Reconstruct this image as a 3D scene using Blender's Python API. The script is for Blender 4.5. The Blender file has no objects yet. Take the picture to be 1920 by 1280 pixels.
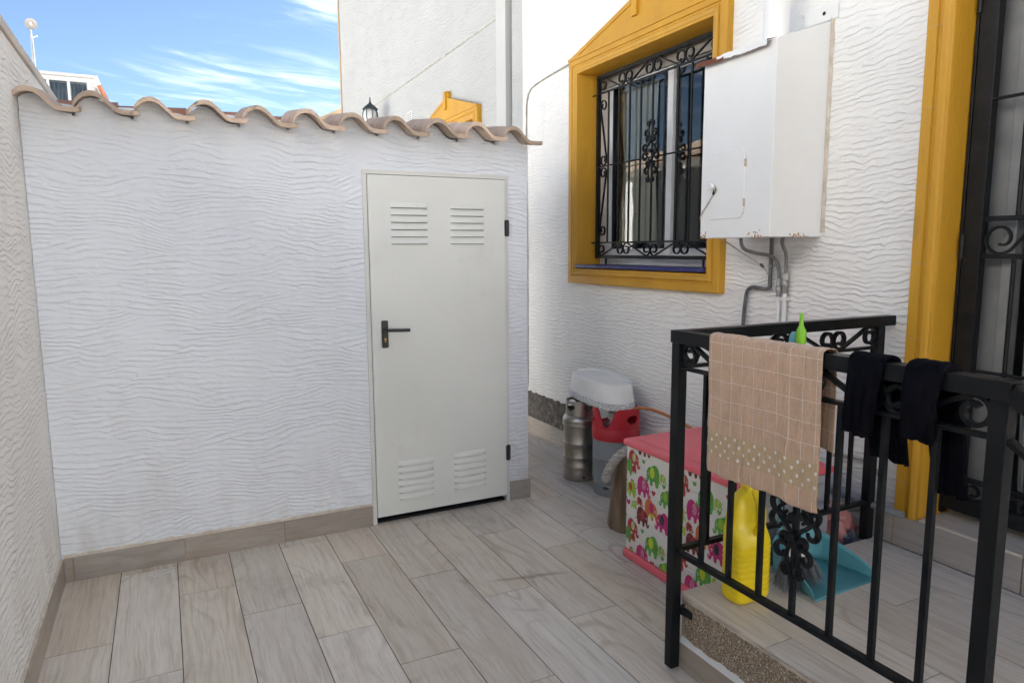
import bpy, math, random
from mathutils import Vector, Matrix
from mathutils.geometry import tessellate_polygon
random.seed(7)
PI = math.pi
sc = bpy.context.scene
col = sc.collection

# ------------------------------------------------------------------ camera, sky, sun, exposure
cam_d = bpy.data.cameras.new("camera")
cam = bpy.data.objects.new("camera", cam_d)
col.objects.link(cam)
sc.camera = cam
cam_d.sensor_width = 36.0
cam_d.lens = 24.42
cam_d.clip_start = 0.02
cam_d.clip_end = 3000.0
yaw, pitch, roll = math.radians(26.589), math.radians(7.541), math.radians(-0.35)
fwd = Vector((math.sin(yaw), math.cos(yaw), 0)); rgt = Vector((math.cos(yaw), -math.sin(yaw), 0)); upv = Vector((0, 0, 1))
f2 = fwd * math.cos(pitch) - upv * math.sin(pitch)
u2 = upv * math.cos(pitch) + fwd * math.sin(pitch)
r3 = rgt * math.cos(roll) + u2 * math.sin(roll)
u3 = u2 * math.cos(roll) - rgt * math.sin(roll)
m = Matrix((r3, u3, -f2)).transposed().to_4x4()
m.translation = Vector((0, 0, 1.6))
cam.matrix_world = m

SUN_EL, SUN_AZ = math.radians(42), math.radians(56)      # azimuth from +Y towards +X
world = bpy.data.worlds.new("World")
sc.world = world
world.use_nodes = True
SKY_STRENGTH, SUN_STRENGTH, EXPOSURE = 0.05, 5.0, 2.76
sun_d = bpy.data.lights.new("sun", 'SUN')
sun_d.energy = SUN_STRENGTH
sun_d.angle = math.radians(0.53)
sun_d.color = (1.0, 0.965, 0.91)
sun = bpy.data.objects.new("sun", sun_d)
col.objects.link(sun)
sdir = Vector((math.sin(SUN_AZ) * math.cos(SUN_EL), math.cos(SUN_AZ) * math.cos(SUN_EL), math.sin(SUN_EL)))
sun.rotation_euler = sdir.to_track_quat('Z', 'Y').to_euler()
sun.location = sdir * 60
vs = sc.view_settings
vs.view_transform = 'Standard'
vs.look = 'None'
vs.gamma = 1.0
vs.exposure = EXPOSURE
vs.use_curve_mapping = False
sc.cycles.use_denoising = True
sc.cycles.max_bounces = 10
sc.cycles.diffuse_bounces = 6
sc.cycles.sample_clamp_indirect = 6.0


class NT:
    """small node-tree writer"""
    def __init__(s, tree):
        s.t = tree; s.n = tree.nodes; s.l = tree.links
    def new(s, typ, **kw):
        n = s.n.new(typ)
        for k, v in kw.items():
            setattr(n, k, v)
        return n
    def put(s, sock, v):
        if isinstance(v, bpy.types.NodeSocket):
            s.l.new(v, sock)
        elif isinstance(v, tuple) and sock.type == 'RGBA' and len(v) == 3:
            sock.default_value = (*v, 1)
        else:
            sock.default_value = v
    def math(s, op, a, b=0.0, c=None, clamp=False):
        n = s.new('ShaderNodeMath', operation=op, use_clamp=clamp)
        s.put(n.inputs[0], a); s.put(n.inputs[1], b)
        if c is not None:
            s.put(n.inputs[2], c)
        return n.outputs[0]
    def vmath(s, op, a, b=(0, 0, 0)):
        n = s.new('ShaderNodeVectorMath', operation=op)
        s.put(n.inputs[0], a)
        if op == 'SCALE':
            s.put(n.inputs['Scale'], b)
        else:
            s.put(n.inputs[1], b)
        return n.outputs[0]
    def noise(s, vec, scale=1.0, detail=2.0, rough=0.5, dist=0.0):
        n = s.new('ShaderNodeTexNoise')
        s.put(n.inputs['Vector'], vec); s.put(n.inputs['Scale'], scale); s.put(n.inputs['Detail'], detail)
        s.put(n.inputs['Roughness'], rough); s.put(n.inputs['Distortion'], dist)
        return n.outputs[0]
    def smooth(s, v, a, b, lo=0.0, hi=1.0):
        n = s.new('ShaderNodeMapRange', interpolation_type='SMOOTHSTEP')
        s.put(n.inputs[0], v); s.put(n.inputs[1], a); s.put(n.inputs[2], b); s.put(n.inputs[3], lo); s.put(n.inputs[4], hi)
        return n.outputs[0]
    def mix(s, f, a, b, blend='MIX'):
        n = s.new('ShaderNodeMix', data_type='RGBA', blend_type=blend)
        s.put(n.inputs[0], f); s.put(n.inputs[6], a); s.put(n.inputs[7], b)
        return n.outputs[2]
    def xyz(s, v):
        n = s.new('ShaderNodeSeparateXYZ'); s.put(n.inputs[0], v)
        return n.outputs
    def comb(s, x, y, z):
        n = s.new('ShaderNodeCombineXYZ')
        s.put(n.inputs[0], x); s.put(n.inputs[1], y); s.put(n.inputs[2], z)
        return n.outputs[0]
    def bump(s, h, dist, strength=1.0, normal=None):
        n = s.new('ShaderNodeBump')
        s.put(n.inputs['Height'], h); s.put(n.inputs['Distance'], dist); s.put(n.inputs['Strength'], strength)
        if normal is not None:
            s.put(n.inputs['Normal'], normal)
        return n.outputs[0]


w = NT(world.node_tree)
w.n.clear()
sky = w.new('ShaderNodeTexSky', sky_type='NISHITA', sun_disc=False)
sky.sun_elevation = SUN_EL
sky.sun_rotation = SUN_AZ
sky.air_density = 0.8
sky.dust_density = 0.1
sky.ozone_density = 3.0
tc = w.new('ShaderNodeTexCoord')
d = w.xyz(tc.outputs['Generated'])
zz = w.math('ADD', w.math('MAXIMUM', d[2], 0.0), 0.16)
px = w.math('DIVIDE', d[0], zz); py = w.math('DIVIDE', d[1], zz)
pv = w.comb(px, py, 0.0)
rot = w.new('ShaderNodeMapping')
w.put(rot.inputs['Vector'], pv)
rot.inputs['Rotation'].default_value = (0, 0, math.radians(-12))
rot.inputs['Location'].default_value = (3.8, 0.05, 0)
streak = w.vmath('MULTIPLY', rot.outputs[0], (0.8, 2.4, 1.0))
n1 = w.noise(streak, 1.3, 9.0, 0.61, 0.9)
n2 = w.noise(rot.outputs[0], 0.75, 3.0, 0.5, 0.2)
cl = w.math('MULTIPLY', w.smooth(n1, 0.45, 0.74), w.smooth(n2, 0.43, 0.63))
cl = w.math('MULTIPLY', cl, 0.72)
skycol = w.new('ShaderNodeHueSaturation')
w.put(skycol.inputs['Color'], sky.outputs[0])
skycol.inputs['Saturation'].default_value = 0.98
skycol.inputs['Value'].default_value = 0.58
cmix = w.mix(cl, skycol.outputs[0], (9.0, 9.2, 9.6))
bg = w.new('ShaderNodeBackground')
w.put(bg.inputs[0], cmix)
bg.inputs[1].default_value = SKY_STRENGTH
wo = w.new('ShaderNodeOutputWorld')
w.l.new(bg.outputs[0], wo.inputs[0])


# ------------------------------------------------------------------ materials
def new_mat(name):
    mt = bpy.data.materials.new(name)
    mt.use_nodes = True
    t = NT(mt.node_tree)
    b = t.n['Principled BSDF']
    return mt, t, b


def pm(name, c1, c2=None, scale=6.0, rough=0.5, metal=0.0, bump=0.0, bscale=80.0, stretch=(1, 1, 1), rvar=0.12, rand=0.0, spec=0.5, coat=0.0, c3=None, c3scale=3.0, c3lo=0.6, c3hi=0.75, obj=False, sheen=0.0):
    """plain procedural material: mottled colour, uneven gloss, fine relief; c3 = patches of dirt, rust or wear"""
    mt, t, b = new_mat(name)
    if obj:
        v = t.new('ShaderNodeTexCoord').outputs['Object']
    else:
        v = t.new('ShaderNodeNewGeometry').outputs['Position']
    v = t.vmath('MULTIPLY', v, stretch)
    oi = t.new('ShaderNodeObjectInfo')
    off = t.math('MULTIPLY', oi.outputs['Random'], 37.0)
    v = t.vmath('ADD', v, t.comb(off, off, off))
    n = t.noise(v, scale, 5.0, 0.6)
    if c2 is None:
        c2 = tuple(x * 0.82 for x in c1)
    c = t.mix(t.smooth(n, 0.3, 0.7), c1, c2)
    if rand:
        hs = t.new('ShaderNodeHueSaturation')
        t.put(hs.inputs['Color'], c)
        t.put(hs.inputs['Value'], t.math('ADD', t.math('MULTIPLY', oi.outputs['Random'], rand), 1 - rand / 2))
        c = hs.outputs[0]
    if c3 is not None:
        n3 = t.noise(v, c3scale, 8.0, 0.65, 0.3)
        c = t.mix(t.smooth(n3, c3lo, c3hi), c, c3)
    t.put(b.inputs['Base Color'], c)
    nr = t.noise(v, scale * 3.1, 4.0, 0.6)
    t.put(b.inputs['Roughness'], t.math('ADD', t.math('MULTIPLY', t.math('SUBTRACT', nr, 0.5), rvar * 2), rough, clamp=True))
    b.inputs['Metallic'].default_value = metal
    b.inputs['Specular IOR Level'].default_value = spec
    b.inputs['Coat Weight'].default_value = coat
    b.inputs['Sheen Weight'].default_value = sheen
    if bump:
        t.put(b.inputs['Normal'], t.bump(t.noise(v, bscale, 4.0, 0.6), bump))
    return mt


def stucco(name, c1, c2, pitch, amp, horiz, warp1=0.02, zig=0.012, f2=6.0, dirt=None, fine=0.0006, calm=0.3):
    """combed render: overlapping ripples running along the wall, each with a crisp shaded underside"""
    mt, t, b = new_mat(name)
    P = t.new('ShaderNodeNewGeometry').outputs['Position']
    o = t.xyz(P)
    u = o[0] if horiz == 'x' else o[1]
    z = o[2]
    q = t.comb(u, z, 0.0)

    def field(off, k):
        v = t.vmath('ADD', q, (off, off * 0.7, off))
        a_ = t.noise(t.vmath('MULTIPLY', v, (1.7 * k, 2.2 * k, 1)), 1.0, 1.0, 0.5)
        c_ = t.noise(t.vmath('MULTIPLY', v, (f2 * k, f2 * 0.8 * k, 1)), 1.0, 1.0, 0.5)
        e_ = t.noise(t.vmath('MULTIPLY', v, (f2 * 3.4, f2 * 3.0, 1)), 1.0, 2.0, 0.55)
        w_ = t.math('MULTIPLY', t.math('SUBTRACT', a_, 0.5), warp1 * 4)
        w_ = t.math('ADD', w_, t.math('MULTIPLY', t.math('SUBTRACT', c_, 0.5), zig * 4))
        w_ = t.math('ADD', w_, t.math('MULTIPLY', t.math('SUBTRACT', e_, 0.5), pitch * 0.75))
        return t.math('ADD', z, w_), e_

    def ridge(zz, per):
        p = t.math('FRACT', t.math('DIVIDE', zz, per))
        up = t.smooth(p, 0.0, 0.24)
        dn = t.math('SUBTRACT', 1.0, t.math('MULTIPLY', t.smooth(p, 0.16, 1.0), 1.0))
        return t.math('MULTIPLY', up, dn)
    z1, e1 = field(0.0, 1.0)
    z2, e2 = field(7.3, 1.25)
    h1_ = ridge(z1, pitch)
    h2_ = ridge(z2, pitch * 0.83)
    bl = t.noise(t.vmath('MULTIPLY', q, (4.6, 7.5, 1)), 1.0, 2.0, 0.5)
    mixs = t.smooth(bl, 0.46, 0.54)
    h = t.math('ADD', t.math('MULTIPLY', h1_, t.math('SUBTRACT', 1.0, mixs)), t.math('MULTIPLY', h2_, mixs))
    st = t.smooth(t.noise(t.vmath('MULTIPLY', q, (3.4, 7.0, 1)), 1.0, 3.0, 0.6), 0.30, 0.62, calm, 1.0)
    st2 = t.smooth(t.noise(t.vmath('MULTIPLY', q, (13.0, 34.0, 1)), 1.0, 2.0, 0.5), 0.32, 0.58, 0.25, 1.0)
    h = t.math('MULTIPLY', h, t.math('MULTIPLY', st, st2))
    slow = t.noise(t.vmath('MULTIPLY', q, (5.0, 14.0, 1)), 1.0, 2.0, 0.5)
    h = t.math('ADD', h, t.math('MULTIPLY', slow, 0.9))
    nrm = t.bump(h, amp)
    nrm = t.bump(t.noise(P, 130.0, 4.0, 0.65), fine, 1.0, nrm)
    t.put(b.inputs['Normal'], nrm)
    cc = t.mix(t.smooth(t.noise(P, 1.3, 5.0, 0.6), 0.3, 0.7), c1, c2)
    if dirt is not None:
        nz = t.noise(t.vmath('MULTIPLY', P, (5, 5, 2.2)), 1.0, 7.0, 0.7)
        low = t.smooth(z, 0.05, 0.6, 1.0, 0.0)
        cc = t.mix(t.math('MULTIPLY', t.smooth(nz, 0.42, 0.75), t.math('ADD', t.math('MULTIPLY', low, 0.45), 0.12)), cc, dirt)
        drip = t.noise(t.vmath('MULTIPLY', P, (16, 16, 0.9)), 1.0, 5.0, 0.65)
        cc = t.mix(t.math('MULTIPLY', t.smooth(drip, 0.60, 0.80), 0.16), cc, dirt)
    t.put(b.inputs['Base Color'], cc)
    b.inputs['Roughness'].default_value = 0.72
    b.inputs['Specular IOR Level'].default_value = 0.35
    return mt


def wood_tile(name, base, dark, light, tint=0.24, alongx=False, alongz=False, stains=False):
    mt, t, b = new_mat(name)
    P = t.new('ShaderNodeNewGeometry').outputs['Position']
    oi = t.new('ShaderNodeObjectInfo')
    r = oi.outputs['Random']
    o = t.xyz(P)
    u, v = (o[0], o[1]) if not alongx else (o[1], o[0])
    if alongz:
        u = t.math('ADD', o[0], o[2])
    pw = t.comb(t.math('ADD', u, t.math('MULTIPLY', r, 91.0)), t.math('ADD', v, t.math('MULTIPLY', r, 53.0)), t.math('ADD', o[2], t.math('MULTIPLY', r, 17.0)))
    wrp = t.noise(pw, 2.6, 3.0, 0.55)
    pw2 = t.vmath('ADD', pw, t.comb(t.math('MULTIPLY', t.math('SUBTRACT', wrp, 0.5), 0.05), 0.0, 0.0))
    broad = t.noise(t.vmath('MULTIPLY', pw2, (11.0, 1.5, 9.0)), 1.0, 4.0, 0.55)
    fine = t.noise(t.vmath('MULTIPLY', pw2, (120.0, 6.0, 110.0)), 1.0, 4.0, 0.6)
    pa = t.noise(t.vmath('MULTIPLY', pw, (3.2, 0.9, 3.0)), 1.0, 1.0, 0.5)     # cathedral figure: bands of a slow field
    band = t.math('ABSOLUTE', t.math('SUBTRACT', t.math('FRACT', t.math('ADD', t.math('MULTIPLY', pa, 13.0), t.math('MULTIPLY', fine, 0.35))), 0.5))
    figm = t.smooth(t.noise(t.vmath('MULTIPLY', pw, (4.0, 1.3, 4.0)), 1.0, 2.0, 0.5), 0.46, 0.68)
    streak = t.noise(t.vmath('MULTIPLY', pw2, (46.0, 1.7, 46.0)), 1.0, 3.0, 0.55)
    knot = t.noise(t.vmath('MULTIPLY', pw2, (9.0, 2.6, 9.0)), 1.0, 3.0, 0.55, 0.4)
    c = t.mix(t.smooth(broad, 0.34, 0.66), base, light)
    c = t.mix(t.math('MULTIPLY', t.math('MULTIPLY', t.smooth(band, 0.30, 0.48), figm), 0.42), c, dark)
    c = t.mix(t.math('MULTIPLY', t.smooth(streak, 0.48, 0.70), 0.30), c, dark)
    c = t.mix(t.math('MULTIPLY', t.smooth(knot, 0.63, 0.78), 0.55), c, dark)
    c = t.mix(t.math('MULTIPLY', t.smooth(fine, 0.42, 0.72), 0.30), c, dark)
    hs = t.new('ShaderNodeHueSaturation')
    t.put(hs.inputs['Color'], c)
    t.put(hs.inputs['Value'], t.math('ADD', t.math('MULTIPLY', r, tint), 1 - tint / 2))
    t.put(hs.inputs['Saturation'], t.math('ADD', t.math('MULTIPLY', t.math('FRACT', t.math('MULTIPLY', r, 7.3)), 0.5), 0.75))
    soil = t.noise(P, 1.7, 7.0, 0.68)
    c = t.mix(t.math('MULTIPLY', t.smooth(soil, 0.50, 0.76), 0.34), hs.outputs[0], (0.24, 0.19, 0.14))
    if stains:                                   # rusty ring left by a pot, and a line of dried dirt
        wb = t.math('MULTIPLY', t.math('SUBTRACT', t.noise(P, 9.0, 3.0, 0.6), 0.5), 0.03)
        dx, dy = t.math('SUBTRACT', o[0], 2.12), t.math('SUBTRACT', o[1], 3.08)
        rad = t.math('ADD', t.math('SQRT', t.math('ADD', t.math('MULTIPLY', dx, dx), t.math('MULTIPLY', dy, dy))), wb)
        ring = t.smooth(t.math('ABSOLUTE', t.math('SUBTRACT', rad, 0.16)), 0.001, 0.006, 1.0, 0.0)
        ring = t.math('MULTIPLY', ring, t.smooth(t.noise(P, 6.0, 3.0, 0.6), 0.38, 0.6))
        ln_ = t.math('SUBTRACT', t.math('ADD', o[1], t.math('MULTIPLY', wb, 1.4)), t.math('SUBTRACT', 3.19, t.math('MULTIPLY', o[0], 0.21)))
        line = t.smooth(t.math('ABSOLUTE', ln_), 0.003, 0.022, 1.0, 0.0)
        line = t.math('MULTIPLY', line, t.math('MULTIPLY', t.smooth(o[0], 1.28, 1.45), t.smooth(o[0], 1.62, 1.76, 1.0, 0.0)))
        c = t.mix(t.math('MULTIPLY', ring, 0.6), c, (0.24, 0.13, 0.07))
        c = t.mix(t.math('MULTIPLY', line, 0.55), c, (0.26, 0.16, 0.09))
    t.put(b.inputs['Base Color'], c)
    t.put(b.inputs['Roughness'], t.math('ADD', t.math('MULTIPLY', soil, 0.3), 0.34))
    b.inputs['Specular IOR Level'].default_value = 0.4
    t.put(b.inputs['Normal'], t.bump(t.math('ADD', fine, t.math('MULTIPLY', broad, 0.6)), 0.0006))
    return mt


def glass_mat(name, tint=(0.80, 0.83, 0.82), rough=0.0):
    mt = bpy.data.materials.new(name)
    mt.use_nodes = True
    t = NT(mt.node_tree)
    t.n.clear()
    out = t.new('ShaderNodeOutputMaterial')
    tr = t.new('ShaderNodeBsdfTransparent'); t.put(tr.inputs[0], tint)
    gl = t.new('ShaderNodeBsdfGlossy'); gl.inputs['Roughness'].default_value = rough
    P = t.new('ShaderNodeNewGeometry').outputs['Position']
    nb = t.bump(t.noise(P, 1.6, 2.0, 0.5), 0.004)
    t.put(gl.inputs['Normal'], nb)
    fr = t.new('ShaderNodeLayerWeight'); fr.inputs['Blend'].default_value = 0.5
    mx = t.new('ShaderNodeMixShader')
    f = t.math('ADD', t.math('MULTIPLY', t.math('POWER', fr.outputs['Facing'], 3.0), 0.62), 0.05, clamp=True)
    t.put(mx.inputs[0], f); t.l.new(tr.outputs[0], mx.inputs[1]); t.l.new(gl.outputs[0], mx.inputs[2])
    t.l.new(mx.outputs[0], out.inputs[0])
    return mt


def print_mat(name, c1, c2, scale, thr):
    """flat printed colour with a pattern of spots or cells in a second colour"""
    mt, t, b = new_mat(name)
    P = t.new('ShaderNodeNewGeometry').outputs['Position']
    vo = t.new('ShaderNodeTexVoronoi')
    t.put(vo.inputs['Vector'], P); vo.inputs['Scale'].default_value = scale; vo.inputs['Randomness'].default_value = 0.35
    c = t.mix(t.smooth(vo.outputs['Distance'], thr - 0.04, thr + 0.04), c2, c1)
    t.put(b.inputs['Base Color'], c)
    b.inputs['Roughness'].default_value = 0.45
    return mt


M = {}
WHITE, WHITE2 = (0.82, 0.81, 0.785), (0.79, 0.78, 0.75)
M['stucco_house'] = stucco('stucco_house', WHITE, WHITE2, 0.031, 0.0053, 'y', 0.036, 0.011, 6.5, dirt=(0.50, 0.45, 0.38), calm=0.4)
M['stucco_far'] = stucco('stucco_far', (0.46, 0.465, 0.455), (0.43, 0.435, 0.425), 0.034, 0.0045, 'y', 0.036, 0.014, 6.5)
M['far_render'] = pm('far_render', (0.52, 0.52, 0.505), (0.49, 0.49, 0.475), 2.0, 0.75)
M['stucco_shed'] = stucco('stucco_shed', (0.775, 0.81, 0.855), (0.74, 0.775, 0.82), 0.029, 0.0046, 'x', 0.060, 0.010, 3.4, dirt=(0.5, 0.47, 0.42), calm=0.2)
M['stucco_left'] = stucco('stucco_left', (0.84, 0.82, 0.785), (0.79, 0.77, 0.735), 0.031, 0.0055, 'y', 0.050, 0.012, 5.0, dirt=(0.45, 0.40, 0.33))
M['plain_render'] = pm('plain_render', (0.78, 0.77, 0.74), (0.74, 0.73, 0.70), 2.0, 0.75, bump=0.0015, bscale=60)
M['pale_far'] = pm('pale_far', (0.52, 0.53, 0.54), (0.48, 0.49, 0.50), 1.0, 0.6)
M['coping'] = pm('coping', (0.62, 0.57, 0.51), (0.55, 0.50, 0.44), 4.0, 0.8, bump=0.002, bscale=40)
M['tile_floor'] = wood_tile('tile_floor', (0.65, 0.58, 0.49), (0.34, 0.265, 0.195), (0.70, 0.645, 0.56), tint=0.20, stains=True)
M['tile_skirt'] = wood_tile('tile_skirt', (0.36, 0.315, 0.27), (0.25, 0.205, 0.165), (0.42, 0.38, 0.335), alongx=True, alongz=False)
M['tile_skirt_y'] = wood_tile('tile_skirt_y', (0.38, 0.33, 0.28), (0.26, 0.215, 0.17), (0.44, 0.395, 0.345))
M['grout'] = pm('grout', (0.085, 0.058, 0.042), (0.13, 0.09, 0.065), 9.0, 0.9)
M['mortar'] = pm('mortar', (0.66, 0.60, 0.52), (0.50, 0.43, 0.34), 14.0, 0.9, bump=0.006, bscale=70)
M['aggregate'] = None
M['ochre'] = pm('ochre', (0.56, 0.29, 0.014), (0.50, 0.25, 0.012), 5.0, 0.55, bump=0.0022, bscale=55, stretch=(1, 1, 0.35), c3=(0.36, 0.19, 0.03), c3scale=6, c3lo=0.58, c3hi=0.8)
M['iron'] = pm('iron', (0.006, 0.007, 0.008), (0.010, 0.011, 0.012), 20.0, 0.40, bump=0.0006, bscale=220, spec=0.2)
M['iron_worn'] = pm('iron_worn', (0.007, 0.0075, 0.008), (0.012, 0.0125, 0.013), 16.0, 0.42, bump=0.0008, bscale=160, spec=0.25, c3=(0.03, 0.028, 0.025), c3scale=9, c3lo=0.66, c3hi=0.82)
M['door_paint'] = pm('door_paint', (0.735, 0.75, 0.715), (0.70, 0.715, 0.68), 1.5, 0.40, bump=0.0035, bscale=2.2, rvar=0.2, c3=(0.62, 0.62, 0.58), c3scale=2.5, c3lo=0.56, c3hi=0.8)
M['door_frame'] = pm('door_frame', (0.70, 0.70, 0.67), (0.64, 0.64, 0.61), 3.0, 0.5)
M['black_plastic'] = pm('black_plastic', (0.014, 0.015, 0.02), None, 20, 0.33)
M['brass'] = pm('brass', (0.45, 0.30, 0.08), None, 60, 0.3, metal=1.0)
M['roof_tile'] = pm('roof_tile', (0.58, 0.45, 0.345), (0.47, 0.345, 0.255), 9.0, 0.7, bump=0.004, bscale=60, rand=0.5, c3=(0.22, 0.18, 0.145), c3scale=11, c3lo=0.56, c3hi=0.72)
M['ridge_tile'] = pm('ridge_tile', (0.40, 0.20, 0.12), (0.27, 0.13, 0.08), 8.0, 0.75, bump=0.002, bscale=70, rand=0.3, c3=(0.06, 0.05, 0.045), c3scale=5, c3lo=0.5, c3hi=0.62)
M['white_metal'] = pm('white_metal', (0.80, 0.80, 0.78), (0.76, 0.76, 0.74), 2.5, 0.33, bump=0.0005, bscale=14, rvar=0.06)
M['white_frame'] = pm('white_frame', (0.78, 0.78, 0.77), None, 3, 0.35)
M['white_plastic'] = pm('white_plastic', (0.78, 0.78, 0.76), (0.72, 0.72, 0.70), 8, 0.4)
M['rust'] = pm('rust', (0.20, 0.07, 0.035), (0.11, 0.035, 0.02), 40, 0.85, bump=0.002, bscale=140, c3=(0.35, 0.17, 0.07), c3scale=30)
M['rust_flake'] = pm('rust_flake', (0.55, 0.36, 0.18), (0.36, 0.16, 0.06), 60, 0.8)
M['dark'] = pm('dark', (0.012, 0.012, 0.012), None, 6, 0.8)
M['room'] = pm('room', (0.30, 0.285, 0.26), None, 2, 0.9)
M['glass'] = glass_mat('glass')
M['curtain'] = pm('curtain', (0.50, 0.45, 0.36), (0.42, 0.375, 0.30), 12, 0.9, stretch=(1, 1, 0.1))
M['shutter'] = pm('shutter', (0.30, 0.27, 0.23), (0.22, 0.20, 0.17), 6, 0.6)
M['alu'] = pm('alu', (0.24, 0.24, 0.235), (0.18, 0.18, 0.178), 6, 0.5)
M['fly_strip'] = pm('fly_strip', (0.20, 0.205, 0.205), (0.12, 0.125, 0.13), 30, 0.35, stretch=(1, 1, 0.05))
M['blue_tile'] = pm('blue_tile', (0.02, 0.022, 0.16), (0.03, 0.03, 0.10), 9, 0.42, rvar=0.08)
M['pipe_dark'] = pm('pipe_dark', (0.07, 0.07, 0.07), (0.13, 0.13, 0.125), 12, 0.5, c3=(0.25, 0.24, 0.23), c3scale=9)
M['pipe_grey'] = pm('pipe_grey', (0.30, 0.31, 0.31), (0.22, 0.225, 0.225), 12, 0.5)
M['hose_grey'] = pm('hose_grey', (0.14, 0.135, 0.13), (0.20, 0.195, 0.19), 40, 0.5)
M['fitting'] = pm('fitting', (0.30, 0.30, 0.29), (0.42, 0.41, 0.39), 30, 0.45, metal=0.5, c3=(0.20, 0.13, 0.08), c3scale=20)
M['keg'] = pm('keg', (0.50, 0.47, 0.42), (0.40, 0.37, 0.33), 5, 0.34, metal=0.95, bump=0.0008, bscale=30, stretch=(1, 1, 0.4), c3=(0.30, 0.25, 0.19), c3scale=4, c3lo=0.55, c3hi=0.8)
M['gas_grey'] = pm('gas_grey', (0.25, 0.275, 0.285), (0.22, 0.24, 0.25), 7, 0.42, c3=(0.16, 0.13, 0.11), c3scale=9, c3lo=0.66, c3hi=0.76)
M['red_plastic'] = pm('red_plastic', (0.52, 0.020, 0.034), (0.45, 0.016, 0.028), 5, 0.42, c3=(0.30, 0.04, 0.04), c3scale=10)
M['hose_orange'] = pm('hose_orange', (0.52, 0.20, 0.05), (0.40, 0.14, 0.035), 20, 0.5)
M['log'] = pm('log', (0.25, 0.18, 0.115), (0.11, 0.075, 0.045), 22, 0.9, bump=0.012, bscale=36, stretch=(1, 1, 0.12), c3=(0.38, 0.31, 0.23), c3scale=9)
M['rope'] = pm('rope', (0.50, 0.47, 0.42), (0.36, 0.33, 0.29), 60, 0.95, bump=0.004, bscale=120)
M['pink'] = pm('pink', (0.86, 0.15, 0.185), (0.80, 0.13, 0.16), 3, 0.45, bump=0.0006, bscale=20, c3=(0.68, 0.19, 0.20), c3scale=6, c3lo=0.52, c3hi=0.8)
M['box_white'] = pm('box_white', (0.78, 0.76, 0.71), (0.72, 0.70, 0.65), 4, 0.4)
M['box_shaded'] = pm('box_shaded', (0.40, 0.40, 0.43), (0.36, 0.36, 0.39), 4, 0.5)  # white box plastic with the shade of its near end in the colour
M['yellow'] = pm('yellow', (0.88, 0.68, 0.012), (0.85, 0.64, 0.010), 6, 0.33, rvar=0.08, c3=(0.72, 0.58, 0.06), c3scale=9, c3lo=0.6, c3hi=0.8)
M['teal'] = pm('teal', (0.13, 0.40, 0.44), (0.11, 0.35, 0.39), 6, 0.4)
M['lime_plastic'] = pm('lime_plastic', (0.24, 0.60, 0.03), None, 6, 0.4)
M['grey_plastic'] = pm('grey_plastic', (0.16, 0.17, 0.18), None, 6, 0.45)
M['bristle'] = pm('bristle', (0.09, 0.10, 0.11), (0.20, 0.215, 0.225), 90, 0.6, rand=0.4)
M['black_cloth'] = pm('black_cloth', (0.0035, 0.0035, 0.0055), (0.006, 0.006, 0.009), 30, 0.95, bump=0.001, bscale=300, spec=0.08)
M['bag'] = pm('bag', (0.50, 0.16, 0.15), (0.60, 0.28, 0.26), 9, 0.3, c3=(0.7, 0.62, 0.6), c3scale=6, c3lo=0.55, c3hi=0.7)
M['navy_bag'] = pm('navy_bag', (0.03, 0.04, 0.08), (0.4, 0.42, 0.45), 14, 0.3)
M['wood'] = pm('wood', (0.14, 0.09, 0.05), None, 14, 0.8, stretch=(1, 0.2, 1))
M['cable'] = pm('cable', (0.55, 0.53, 0.48), (0.30, 0.26, 0.20), 14, 0.7)
M['cable_dirty'] = pm('cable_dirty', (0.36, 0.31, 0.24), (0.5, 0.46, 0.38), 40, 0.8)
M['gap'] = pm('gap', (0.03, 0.028, 0.026), (0.09, 0.085, 0.075), 40, 0.9)
M['bare'] = pm('bare', (0.19, 0.165, 0.14), (0.08, 0.07, 0.06), 20, 0.95, bump=0.014, bscale=50, c3=(0.36, 0.33, 0.29), c3scale=14, c3lo=0.56, c3hi=0.7)
M['terracotta'] = pm('terracotta', (0.45, 0.19, 0.10), (0.34, 0.14, 0.075), 5, 0.8, rand=0.2)
M['asphalt'] = pm('asphalt', (0.50, 0.47, 0.42), (0.44, 0.41, 0.37), 2, 0.9)
M['yard'] = pm('yard', (0.26, 0.255, 0.245), (0.20, 0.195, 0.19), 2, 0.9)
M['sun_curtain'] = pm('sun_curtain', (0.22, 0.23, 0.25), (0.14, 0.15, 0.17), 30, 0.9, stretch=(1, 1, 0.05))
M['galv'] = pm('galv', (0.55, 0.56, 0.57), None, 9, 0.4, metal=0.6)
M['dish'] = pm('dish', (0.45, 0.44, 0.41), None, 9, 0.5)
M['lantern_metal'] = pm('lantern_metal', (0.016, 0.03, 0.032), (0.03, 0.045, 0.045), 30, 0.4)
M['frosted'] = pm('frosted', (0.55, 0.56, 0.54), (0.66, 0.66, 0.63), 20, 0.2)
M['scrap'] = pm('scrap', (0.75, 0.73, 0.70), None, 20, 0.8)
M['trim_tan'] = pm('trim_tan', (0.46, 0.34, 0.22), None, 5, 0.8)


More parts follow.
